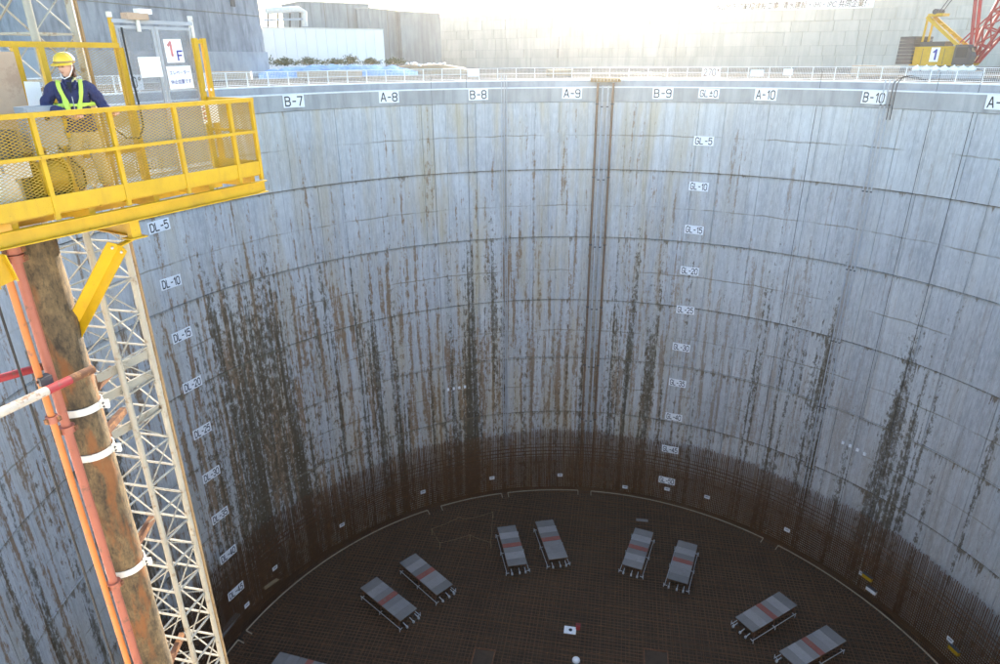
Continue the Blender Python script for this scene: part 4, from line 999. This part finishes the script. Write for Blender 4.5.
# ---- winch drum, and a dark box added to darken the view behind the mesh
wn_ = thing('winch_unit', 'yellow winch drum with added dark backing box on the platform floor', 'winch', P(-1.9, .75, ZF))
MB().box(P(-2.15, .74, 2.42), (1.25, .42, .9), U, V).build('dark_backing_box', MT['dark'], wn_)
for k_ in range(6): MB().box(P(-2.65+.2*k_, .525, 2.45), (.03, .02, .7), U, V).build('backing_box_fin', MT['ink'], wn_)
MB().tube(P(-1.46, .55, 2.25), P(-1.14, .55, 2.25), .20, 18).build('drum', MT['yellow'], wn_, smooth=True)
for uu in (-1.48, -1.12): MB().tube(P(uu-.015, .55, 2.25), P(uu+.015, .55, 2.25), .27, 20).build('drum_flange', MT['yellow'], wn_)
MB().box(P(-1.3, .55, 1.99), (.5, .4, .1), U, V).build('base', MT['dark'], wn_)
MB().box(P(-1.3, .80, 2.35), (.36, .08, .42), U, V).build('gearbox', MT['rust'], wn_)

# ---- lift mast (lattice)
Lg, Rg = athd(118, 488, 11.8), athd(182, 488, 11.8); Lg.z = Rg.z = 0
mc = (Lg+Rg)/2; hdg = (Rg-Lg)/2; pv = Vector((hdg.y, -hdg.x, 0))
legs = [mc-hdg, mc+pv, mc+hdg, mc-pv]            # left, near, right, far
ms = thing('lift_mast', 'cream steel lattice mast of the lift beside the muddy pipe', 'mast', (mc.x, mc.y, -53.2))
ZT_, ZB_ = 9.5, -12.0; BAY = .60
for l_ in legs:
    MB().tube(l_+UP*-52.0, l_+UP*ZT_, .050, 10).build('leg', MT['mast'], ms, smooth=True)
z = ZT_-.1; kk = 0
proto = {}
def brace(i, j, za, zb, wd, nm):
    key = (i, j, round(zb-za, 3), nm)
    if key not in proto:
        o = MB().bar(legs[i]+UP*za, legs[j]+UP*zb, wd, wd*.6).build(nm, MT['mast'], ms); proto[key] = (o, za)
    else:
        o, z0 = proto[key]; c = link(nm, o.data, ms); c.location = (0, 0, za-z0)
low = MB()
while z > -51.5:
    for i in range(4):
        j = (i+1) % 4; a_, b_ = (i, j) if kk % 2 else (j, i)
        if z > ZB_:
            brace(i, j, z, z, .055 if kk % 2 else .04, 'horizontal_brace'); brace(a_, b_, z, z-BAY, .026, 'diagonal_brace')
        else:
            low.bar(legs[i]+UP*z, legs[j]+UP*z, .045); low.bar(legs[a_]+UP*z, legs[b_]+UP*(z-BAY), .026)
    z -= BAY; kk += 1
tag(low.build('lower_bracing', MT['mast'], ms), kind='stuff')
MB().box((mc.x, mc.y, -52.1), (1.6, 1.6, .3), hdg).build('base', MT['mast'], ms); 
# brown guide rail behind the right leg
MB().bar(legs[2]+Vector((.03, .09, -52)), legs[2]+Vector((.03, .09, ZT_)), .035).build('guide_rail', MT['timber'], ms)
# toothed rack on the left leg
rk = MB(); zz = -9.0
MB().bar(legs[0]+Vector((-.02,-.10,-30)), legs[0]+Vector((-.02,-.10,1.5)), .05).build('rack_bar', MT['mast'], ms)
while zz < 1.5: rk.box(legs[0]+Vector((-.02,-.14,zz)), (.06,.05,.05)); zz += .13
tag(rk.build('rack_tooth', MT['dark'], ms), kind='stuff')

# ---- muddy pipe with clamps
pc = athd(104, 488, 10.75); pc.z = 0; PR = .275
mp = thing('muddy_pipe', 'thick mud stained pipe hanging under the yellow platform', 'pipe', (pc.x, pc.y, -52))
m = MB(); nn_, zs = 28, [1.58-.12*i for i in range(150)]+[-20, -30, -40, -52]
for z in zs:
    for t_ in range(nn_):
        a = 2*math.pi*t_/nn_; r_ = PR+.012*mnoise.noise(Vector((math.cos(a)*2, math.sin(a)*2, z*1.7)))+.006*mnoise.noise(Vector((math.cos(a)*7, math.sin(a)*7, z*6)))
        m.v.append(Vector((pc.x+math.cos(a)*r_, pc.y+math.sin(a)*r_, z)))
m.f = [(k_*nn_+t_, k_*nn_+(t_+1)%nn_, (k_+1)*nn_+(t_+1)%nn_, (k_+1)*nn_+t_) for k_ in range(len(zs)-1) for t_ in range(nn_)]+[tuple(range(nn_))]
m.build('pipe', MT['log'], mp, smooth=True)
for px, py in ((84, 411), (95, 456), (124, 573), (150, 700)):
    zc = athd(px, py, 10.5).z
    m = MB(); N_ = 28
    prof = [(PR+.012, -.055), (PR+.032, -.055), (PR+.032, .055), (PR+.012, .055)]
    for t_ in range(N_):
        a = 2*math.pi*t_/N_
        for r_, dz in prof: m.v.append(Vector((pc.x+math.cos(a)*r_, pc.y+math.sin(a)*r_, zc+dz)))
    m.f = [(t_*4+s_, t_*4+(s_+1)%4, ((t_+1)%N_)*4+(s_+1)%4, ((t_+1)%N_)*4+s_) for t_ in range(N_) for s_ in range(4)]
    cl = m.build('clamp', MT['white'], mp, smooth=True)
    dr = (Vector((mc.x, mc.y, 0))-Vector((pc.x, pc.y, 0))).normalized(); lr = dr.cross(UP)
    MB().box(Vector((pc.x, pc.y, zc))+lr*(PR+.08)+dr*.02, (.05, .12, .13), dr).build('lug', MT['white'], cl)
    for s in (-1, 1): MB().tube(Vector((pc.x, pc.y, zc+.03*s))+lr*(PR+.08)-dr*.03, Vector((pc.x, pc.y, zc+.03*s))+lr*(PR+.08)+dr*.06, .013, 6).build('bolt', MT['dark'], cl)
    MB().bar(Vector((pc.x, pc.y, zc+.04))+dr*PR, Vector((mc.x, mc.y, zc+.10))-dr*.2, .09, .12).build('bracket', MT['rust'], cl)
for px, py in ((112, 372), (120, 392), (128, 428)):
    zc = athd(px, py, 11.3).z; a_ = Vector((pc.x, pc.y, zc))+dr*(PR-.02)
    MB().bar(a_, a_+dr*.22, .10, .16).build('rusty_bracket', MT['rust'], mp); MB().bar(a_+dr*.2, Vector((legs[2].x, legs[2].y, zc-.02))+dr*.1, .03, .15).build('tie_plate', MT['mast'], mp)

# ---- orange pipes
def run(name, label, px0, px1, hd, rad, mat, flange=True, zt=None):
    a_, b_ = athd(*px0, hd), athd(*px1, hd); c = (a_+b_)/2
    o = thing(name, label, 'hose' if 'hose' in name else 'pipe', (c.x, c.y, -52))
    MB().tube((c.x, c.y, -52), (c.x, c.y, a_.z if zt is None else zt), rad, 12).build('pipe', mat, o, smooth=True)
    if flange:
        for z in flange:
            f = MB().tube((c.x, c.y, z-.05), (c.x, c.y, z+.05), rad*1.75, 14).build('coupling', MT['redpipe'], o, smooth=True)
            for k_ in range(3): a = k_*2.1+.4; MB().box((c.x+math.cos(a)*rad*1.8, c.y+math.sin(a)*rad*1.8, z), (.05, .05, .07)).build('bolt', MT['rust'], f)
    return c
run('water_pipe', 'orange red pipe with couplings beside the muddy pipe', (26, 290), (94, 520), 10.35, .062, MT['redpipe'], (1.42, 1.3, -1.25, -4.15), 1.55)
run('water_pipe', 'slim bright orange pipe at the left of the orange red one', (14, 290), (82, 520), 10.15, .045, MT['orange'], (-.95,), 1.4)
run('hose_line', 'thin black hose hanging left of the orange pipes', (8, 330), (24, 390), 10.9, .018, MT['black'], None, 1.6)
# ---- red and white barrier poles
def pole(label, pts, rad, segs):
    o = thing('barrier_pole', label, 'pole', pts[1], None, 'red and white poles')
    a_, b_ = pts
    for (f0, f1, mt_) in segs: MB().tube(a_.lerp(b_, f0), a_.lerp(b_, f1-.0015), rad, 12).build('pole_section', mt_, o, smooth=True)
    return o
pole('red and white scaffold pole clamped to the muddy pipe', (athd(-60, 441, 9.2), athd(93, 369, 10.35)), .062, ((0, .65, MT['dirty_white']), (.65, .82, MT['red']), (.82, 1, MT['rust'])))
pole('dull red pole passing behind the orange pipes', (athd(-60, 395, 10.9), athd(62, 361, 11.3)), .06, ((0, .8, MT['red']), (.8, 1, MT['rust'])))
jc = thing('pole_clamp', 'rusty clamp joining the barrier pole to the orange pipe', 'clamp', athd(44, 385, 10.2))
q = athd(44, 380, 10.15); MB().box(q, (.16, .14, .12), U, V).build('body', MT['dark'], jc); MB().tube(q-U*.1, q+U*.1, .02, 8).build('bolt', MT['rust'], jc)

# ================================================================== WORKER
def skin_obj(name, verts, edges, radii, mat, root=0, sub=2):
    me = bpy.data.meshes.new(name); me.from_pydata(verts, edges, [])
    o = bpy.data.objects.new(name, me); col.objects.link(o)
    bm = bmesh.new(); bm.from_mesh(me); ly = bm.verts.layers.skin.verify()
    for v_, r_ in zip(bm.verts, radii):
        v_[ly].radius = r_ if hasattr(r_, '__len__') else (r_, r_)
    bm.verts.ensure_lookup_table(); bm.verts[root][ly].use_root = True
    bm.to_mesh(me); bm.free()
    m = o.modifiers.new('skin', 'SKIN'); m.use_smooth_shade = True; m.branch_smoothing = .4
    s = o.modifiers.new('sub', 'SUBSURF'); s.levels = sub; s.render_levels = sub
    dg = bpy.context.evaluated_depsgraph_get(); res = bpy.data.meshes.new_from_object(o.evaluated_get(dg))
    bpy.data.objects.remove(o); bpy.data.meshes.remove(me)
    res.materials.clear(); res.materials.append(mat); return res
face = Vector((.62, -.78, 0)).normalized(); thw = math.atan2(face.x, -face.y)
wpos = P(-.745, .50, ZF)
wk = thing('person', 'worker in yellow helmet, navy jacket and yellow vest leaning on the platform rail', 'person', wpos, Matrix.Rotation(thw, 3, 'Z'))
WMi = WM[wk.name].inverted()
MT['skin'] = paint('skin', (.62,.37,.27), .55, dark=.92); MT['navy'] = None
t = NT('navy_cloth'); n1 = t.noise(t.pos(), 14, 5, .6); t.bump(t.noise(t.scale(t.pos(), (1, 1, .55)), 20, 4, .6), .9, .06); MT['navy'] = t.out(t.mix(n1, (.028,.030,.085), (.055,.058,.15)), .85)
t = NT('khaki_cloth'); n1 = t.noise(t.pos(), 9, 5, .6); t.bump(t.noise(t.scale(t.pos(), (1, 1, .5)), 14, 4, .6), .8, .06); MT['khaki'] = t.out(t.mix(n1, (.42,.35,.24), (.58,.50,.37)), .9)
MT['hivis'] = paint('hi_vis_yellow', (.62,.80,.10), .6, dark=.9); MT['hair'] = paint('brown_hair', (.11,.045,.025), .6); MT['helmet'] = paint('helmet_yellow', (.82,.52,.03), .25, dark=.95); MT['helmet_white'] = paint('helmet_white', (.82,.74,.70), .25, dark=.95)
MT['towel'] = paint('pale_yellow_towel', (.75,.68,.35), .9); MT['blackcloth'] = paint('black_cloth', (.02,.02,.022), .8); MT['boot'] = paint('boot_leather', (.05,.04,.035), .6); MT['lip'] = paint('lip', (.45,.17,.14), .5); MT['eye'] = paint('eye', (.04,.03,.03), .3)
# hands grip just below the top rail: targets in local space
def loc(p): return WMi @ p
hR = loc(P(-.99, .10, 2.98)); hL = loc(P(-.50, .10, 2.98))
sR, sL = Vector((-.19, .02, 1.43)), Vector((.19, .02, 1.43))
eR = Vector((-.33, .0, 1.17)); eL = Vector((.33, .0, 1.17))
if (hR-hL).x > 0: hR, hL = hL, hR
wR = hR+(eR-hR).normalized()*.09; wL = hL+(eL-hL).normalized()*.09
V_ = [(0,.02,.95), (0,.02,1.10), (0,.01,1.27), (0,.02,1.40), (0,.015,1.49), (0,0,1.555),
      sR, eR, wR, sL, eL, wL,
      (-.10,.02,.88), (-.13,.0,.50), (-.14,.03,.09), (.10,.02,.88), (.13,.0,.50), (.14,.03,.09), (-.15,-.14,.045), (.15,-.14,.045)]
E_ = [(0,1),(1,2),(2,3),(3,4),(4,5),(3,6),(6,7),(7,8),(3,9),(9,10),(10,11),(0,12),(12,13),(13,14),(0,15),(15,16),(16,17),(14,18),(17,19)]
R__ = [(.12,.085),(.11,.075),(.12,.075),(.085,.06),.055,.05, .045,.036,.028,.045,.036,.028, .075,.055,.042,.075,.055,.042,.04,.04]
body = skin_obj('body', V_, E_, R__, MT['skin'])
bm = bmesh.new(); bm.from_mesh(body)
# head, turned to the left of the picture and slightly down
hd_dir = Vector((.05, -1, -.16)); hl = WM[wk.name].to_3x3().inverted() @ Vector((.02, -.99, -.07)); hl.normalize()
hx = hl.cross(Vector((0,0,1))).normalized()*-1; hz = hx.cross(-hl)*-1
if hz.z < 0: hz = -hz
HC = Vector((0, -.02, 1.645)); HB = basis(hx, -hl, hz)      # local -Y = face direction
def sculpt(p):
    x, y, z = p                                            # unit sphere
    v = Vector((x*.076, y*.096, z*.118))
    if z < 0: v.x *= 1-.28*(-z)**1.5; v.y *= 1-.12*(-z)
    if y < -.2:
        nose = math.exp(-((x/.14)**2+((z+.02)/.20)**2)); v.y -= .024*nose*(1 if z < .1 else .55)
        eye = math.exp(-(((abs(x)-.40)/.17)**2+((z-.17)/.11)**2)); v.y += .010*eye
        chin = math.exp(-((x/.35)**2+((z+.82)/.18)**2)); v.y -= .014*chin
        mouth = math.exp(-((x/.3)**2+((z+.42)/.07)**2)); v.y -= .005*mouth
        brow = math.exp(-(((abs(x)-.35)/.3)**2+((z-.36)/.09)**2)); v.y -= .005*brow
    return v
nU, nV = 40, 30; ring0 = []
for j in range(1, nV):
    tt = math.pi*j/nV; row = []
    for i in range(nU):
        ph = 2*math.pi*i/nU; row.append(bm.verts.new(HC+HB @ sculpt((math.sin(tt)*math.cos(ph), math.sin(tt)*math.sin(ph), math.cos(tt)))))
    ring0.append(row)
tp_, bt_ = bm.verts.new(HC+HB @ sculpt((0,0,1))), bm.verts.new(HC+HB @ sculpt((0,0,-1)))
for j in range(nV-2):
    for i in range(nU): bm.faces.new((ring0[j][i], ring0[j+1][i], ring0[j+1][(i+1)%nU], ring0[j][(i+1)%nU]))
for i in range(nU): bm.faces.new((tp_, ring0[0][i], ring0[0][(i+1)%nU])); bm.faces.new((bt_, ring0[-1][(i+1)%nU], ring0[-1][i]))
def bm_tube(pts, rads, n_=8):
    m = MB(); 
    for k_, (p, r_) in enumerate(zip(pts, rads)):
        d = (pts[min(k_+1, len(pts)-1)]-pts[max(0, k_-1)]).normalized(); X = d.orthogonal().normalized() if k_ == 0 else (X-d*X.dot(d)).normalized(); Yv = d.cross(X)
        m.v += [p+X*(r_*math.cos(2*math.pi*i/n_))+Yv*(r_*math.sin(2*math.pi*i/n_)) for i in range(n_)]
    m.f = [(k_*n_+i, k_*n_+(i+1)%n_, (k_+1)*n_+(i+1)%n_, (k_+1)*n_+i) for k_ in range(len(pts)-1) for i in range(n_)]+[tuple(range(n_-1,-1,-1)), tuple(range((len(pts)-1)*n_, len(pts)*n_))]
    vv = [bm.verts.new(p) for p in m.v]
    for f_ in m.f: bm.faces.new([vv[i] for i in f_])
# ears
for s in (-1, 1): bm_tube([HC+HB@Vector((s*.070, .012, -.02)), HC+HB@Vector((s*.083, .018, 0)), HC+HB@Vector((s*.078, .014, .028))], [.012, .016, .010])
# hands: palm and five fingers curled over the rail
dv = (WMi.to_3x3() @ -V).normalized(); du_ = (WMi.to_3x3() @ U).normalized()
for wv, hv, s in ((wR, hR, 1), (wL, hL, -1)):
    kn = hv+dv*.035+Vector((0,0,.055))
    bm_tube([wv, hv.lerp(wv, .3), hv+Vector((0,0,.02)), kn-dv*.005], [.028, .034, .040, .030], 10)
    for k_, ln in enumerate((.072, .082, .077, .060)):
        b0 = kn+du_*(s*(.032-.0215*k_)); bm_tube([b0-dv*.01, b0+dv*(ln*.42)+Vector((0,0,.006)), b0+dv*(ln*.72)-Vector((0,0,.018)), b0+dv*(ln*.72)-Vector((0,0,.045))], [.0105, .0095, .009, .007], 8)
    b0 = hv+du_*(s*.036); bm_tube([b0, b0+du_*(s*.018)+dv*.02+Vector((0,0,.02)), b0+du_*(s*.014)+dv*.045+Vector((0,0,.012))], [.013, .011, .009], 8)
bmesh.ops.recalc_face_normals(bm, faces=bm.faces); bm.to_mesh(body); bm.free()
bo2 = link('body', body, wk)
rm = bo2.modifiers.new('remesh', 'REMESH'); rm.mode = 'VOXEL'; rm.voxel_size = .0065; rm.use_smooth_shade = True
def wp(mb, name, mat, smooth=True): return mb.build(name, mat, wk, local=True, smooth=smooth)
# eyes, brows, mouth
fc = MB()
for s in (-1, 1): fc.ball(HC+HB@Vector((s*.031, -.0835, .021)), .0085, 10, 8)
wp(fc, 'eyes', MT['eye']); wp(MB().poly([HC+HB@Vector((x, y, z)) for x, y, z in ((-.024, -.083, -.050), (0, -.094, -.049), (.024, -.083, -.050))], .0045, 6), 'mouth', MT['lip'])
br2 = MB()
for s in (-1, 1): br2.poly([HC+HB@Vector((s*.016, -.095, .040)), HC+HB@Vector((s*.034, -.088, .044)), HC+HB@Vector((s*.05, -.074, .038))], .004, 5)
wp(br2, 'eyebrows', MT['hair'])
# hair below the helmet at back and sides
hm_ = MB(); nn_ = 28
for j in range(6):
    z = .055-.034*j
    for i in range(nn_):
        a = math.radians(8+164*i/(nn_-1)); rr_ = 1.03+.05*math.sin(i*2.7+j)-.02*j
        hm_.v.append(HC+HB@Vector((math.cos(a)*.077*rr_, math.sin(a)*.098*rr_, z)))
hm_.f = [(j*nn_+i, j*nn_+i+1, (j+1)*nn_+i+1, (j+1)*nn_+i) for j in range(5) for i in range(nn_-1)]
ho = wp(hm_, 'hair', MT['hair']); s_ = ho.modifiers.new('solid', 'SOLIDIFY'); s_.thickness = .014; s_.offset = 1
# helmet: shell, brim, band, strap
sh_ = MB(); nn_, lv = 32, 9
for j in range(lv):
    a = math.pi/2*j/(lv-1)*.985
    for i in range(nn_):
        b = 2*math.pi*i/nn_; rid = .004*(1 if abs(math.cos(b)) < .25 else 0)*math.sin(a)
        sh_.v.append(HC+HB@Vector((math.cos(b)*(.112*math.cos(a)**.8+rid), math.sin(b)*(.138*math.cos(a)**.8+rid)+.004, .058+.128*math.sin(a)+rid)))
sh_.f = [(j*nn_+i, j*nn_+(i+1)%nn_, (j+1)*nn_+(i+1)%nn_, (j+1)*nn_+i) for j in range(lv-1) for i in range(nn_)]+[tuple(range((lv-1)*nn_, lv*nn_))]
hel = wp(sh_, 'helmet', MT['helmet']); s_ = hel.modifiers.new('solid', 'SOLIDIFY'); s_.thickness = .005
bm_ = MB(); nb_ = 21
for i in range(nb_):
    b = math.pi+math.pi*i/(nb_-1); 
    for k_, (ro, zo) in enumerate(((1.0, .062), (1.0, .052))): bm_.v.append(HC+HB@Vector((math.cos(b)*.114, math.sin(b)*.140, zo)))
    ex = .045*max(0, math.sin(b-math.pi))**.7+.004
    for zo in (.046, .036): bm_.v.append(HC+HB@Vector((math.cos(b)*(.114+ex*.6), math.sin(b)*(.140+ex), zo)))
q4 = lambda i: (i*4, i*4+1, i*4+3, i*4+2)
for i in range(nb_-1):
    A, B = q4(i), q4(i+1)
    bm_.f += [(A[t_], A[(t_+1)%4], B[(t_+1)%4], B[t_]) for t_ in range(4)]
bm_.f += [q4(0), q4(nb_-1)]
b2 = bm_.build('brim', MT['helmet'], hel, local=True, smooth=True)
bd_ = MB()
for z0, z1 in ((.066, .082),):
    for i in range(nn_):
        b = 2*math.pi*i/nn_
        for z in (z0, z1): bd_.v.append(HC+HB@Vector((math.cos(b)*.1145, math.sin(b)*.1405+.004, z)))
bd_.f = [(i*2, ((i+1)%nn_)*2, ((i+1)%nn_)*2+1, i*2+1) for i in range(nn_)]
b3 = bd_.build('band', MT['timber'], hel, local=True); s_ = b3.modifiers.new('solid', 'SOLIDIFY'); s_.thickness = .003
bs_ = MB()                                                  # white rear shell half
for j in range(6):
    a = math.pi/2*(j*.145+.09)
    for i in range(13):
        b = math.radians(15+150*i/12); bs_.v.append(HC+HB@Vector((math.cos(b)*(.1135*math.cos(a)**.8), math.sin(b)*(.1395*math.cos(a)**.8)+.0045, .059+.129*math.sin(a))))
bs_.f = [(j*13+i, j*13+i+1, (j+1)*13+i+1, (j+1)*13+i) for j in range(5) for i in range(12)]
b4 = bs_.build('rear_shell', MT['helmet_white'], hel, local=True, smooth=True); s_ = b4.modifiers.new('solid', 'SOLIDIFY'); s_.thickness = .006; s_.offset = 1
stp = MB()
for s in (-1, 1): stp.poly([HC+HB@Vector((s*.098, .01, .06)), HC+HB@Vector((s*.088, 0, -.02)), HC+HB@Vector((s*.06, -.05, -.10)), HC+HB@Vector((0, -.075, -.128))], .006, 6)
stp.build('chin_strap', MT['sign'], hel, local=True, smooth=True)
# jacket
hRs, hLs = wR.lerp(eR, .12), wL.lerp(eL, .12)
Vj = [(0,.02,.90), (0,.02,1.02), (0,.01,1.20), (0,.01,1.33), (0,.025,1.435), sR+Vector((.0,0,-.005)), sR.lerp(eR, .5)+Vector((-.012,0,0)), eR, eR.lerp(wR, .5), hRs, sL+Vector((0,0,-.005)), sL.lerp(eL, .5)+Vector((.012,0,0)), eL, eL.lerp(wL, .5), hLs]
Ej = [(0,1),(1,2),(2,3),(3,4),(3,5),(5,6),(6,7),(7,8),(8,9),(3,10),(10,11),(11,12),(12,13),(13,14)]
Rj = [(.185,.135),(.19,.14),(.205,.145),(.185,.125),(.085,.075), .098,.084,.075,.064,.052,.098,.084,.075,.064,.052]
jm = skin_obj('jacket', Vj, Ej, Rj, MT['navy'], root=1, sub=3)
jk = link('jacket', jm, wk)
tx_ = bpy.data.textures.new('cloth_fold', 'CLOUDS'); tx_.noise_scale = .11
dm = jk.modifiers.new('folds', 'DISPLACE'); dm.texture = tx_; dm.strength = .055; dm.mid_level = .5
# collar and dark inner shirt
wp(MB().tube((0,.012,1.455), (0,.005,1.515), .072, 18, .062), 'collar', MT['navy'])
wp(MB().tube((0,.0,1.47), (0,-.005,1.535), .057, 16, .053), 'undershirt', MT['blackcloth'])
wp(MB().add([Vector(p) for p in ((-.03,-.088,1.475), (.03,-.088,1.475), (.0,-.15,1.33), (-.02,-.07,1.475), (.02,-.07,1.475), (0,-.12,1.33))], [(0,1,2),(3,5,4),(0,2,5,3),(1,4,5,2),(0,3,4,1)]), 'shirt_front', MT['blackcloth'])
wp(MB().poly([(.052,.045,1.52), (.066,.0,1.50), (.055,-.05,1.475), (.02,.085,1.53), (-.03,.08,1.54)], .026, 8), 'towel', MT['towel'])
# reflective vest: two shoulder bands, belt; shrinkwrapped on the jacket
def band(pts, wd, name):
    m = MB(); pts = [Vector(p) for p in pts]
    seg = []
    for a, b in zip(pts[:-1], pts[1:]):
        for k_ in range(6): seg.append(a.lerp(b, k_/6))
    seg.append(pts[-1])
    for k_, p in enumerate(seg):
        d = (seg[min(k_+1, len(seg)-1)]-seg[max(k_-1, 0)]).normalized(); out_ = Vector((p.x*.3, p.y-.01, .25 if p.z > 1.42 else 0)).normalized(); sd2 = d.cross(out_).normalized()
        m.v += [p+sd2*(wd*(t_/3-.5)) for t_ in range(4)]
    m.f = [(k_*4+t_, k_*4+t_+1, (k_+1)*4+t_+1, (k_+1)*4+t_) for k_ in range(len(seg)-1) for t_ in range(3)]
    o = wp(m, name, MT['hivis']); sw_ = o.modifiers.new('wrap', 'SHRINKWRAP'); sw_.target = jk; sw_.wrap_method = 'NEAREST_SURFACEPOINT'; sw_.wrap_mode = 'ABOVE_SURFACE'; sw_.offset = .014
    sm_ = o.modifiers.new('smooth', 'SMOOTH'); sm_.factor = .5; sm_.iterations = 8
    s_ = o.modifiers.new('solid', 'SOLIDIFY'); s_.thickness = .012; s_.offset = 1
    return o
for s in (-1, 1):
    band([(s*.125,.17,1.15), (s*.13,.15,1.40), (s*.125,.03,1.50), (s*.125,-.10,1.43), (s*.10,-.17,1.28), (s*.045,-.19,1.12)], .076, 'vest_band')
bl = [Vector((math.cos(2*math.pi*i/24)*.23, math.sin(2*math.pi*i/24)*.18+.015, 1.195)) for i in range(25)]
band(bl, .058, 'vest_belt')
wp(MB().poly([(0,-.150,1.30), (0,-.165,1.22), (0,-.168,1.14)], .006, 6), 'zip', MT['grey_paint'])
for s in (-1, 1): wp(MB().poly([(s*.06,.0,1.50), (s*.075,-.06,1.46), (s*.045,-.115,1.40)], .016, 6), 'lapel', MT['navy'])
# trousers and boots
Vt = [(0,.02,.97), (0,.02,.88), (-.11,.02,.80), (-.135,.0,.48), (-.145,.03,.11), (.11,.02,.80), (.135,.0,.48), (.145,.03,.11)]
tm = skin_obj('trousers', Vt, [(0,1),(1,2),(2,3),(3,4),(1,5),(5,6),(6,7)], [(.175,.125),(.18,.135),.115,.092,.078,.115,.092,.078], MT['khaki'])
tr_ = link('trousers', tm, wk); dm = tr_.modifiers.new('folds', 'DISPLACE'); dm.texture = tx_; dm.strength = .028; dm.mid_level = .5
for s in (-1, 1):
    bt = skin_obj('boot', [(s*.145,.035,.14), (s*.145,.04,.055), (s*.15,-.08,.045), (s*.153,-.19,.035)], [(0,1),(1,2),(2,3)], [(.055,.055),(.055,.05),(.05,.045),(.045,.035)], MT['boot'])
    link('boot', bt, wk)

# ================================================================== HAZE VOLUME, ADDED FOR THE GLARE ROUND THE SUN
hz = MB().box((0, 0, -4.5), (6300, 6300, 101)).build('glare_haze', None)
hm_ = bpy.data.materials.new('glare_haze_air'); hm_.use_nodes = True; ht = hm_.node_tree
for nd in list(ht.nodes):
    if nd.type == 'BSDF_PRINCIPLED': ht.nodes.remove(nd)
pvn = ht.nodes.new('ShaderNodeVolumePrincipled'); pvn.inputs['Color'].default_value = (1.0, .92, .80, 1); pvn.inputs['Density'].default_value = 0.00019; pvn.inputs['Anisotropy'].default_value = 0.81
ht.links.new(pvn.outputs[0], [n for n in ht.nodes if n.type == 'OUTPUT_MATERIAL'][0].inputs['Volume'])
hz.data.materials.append(hm_); hz['kind'] = 'stuff'
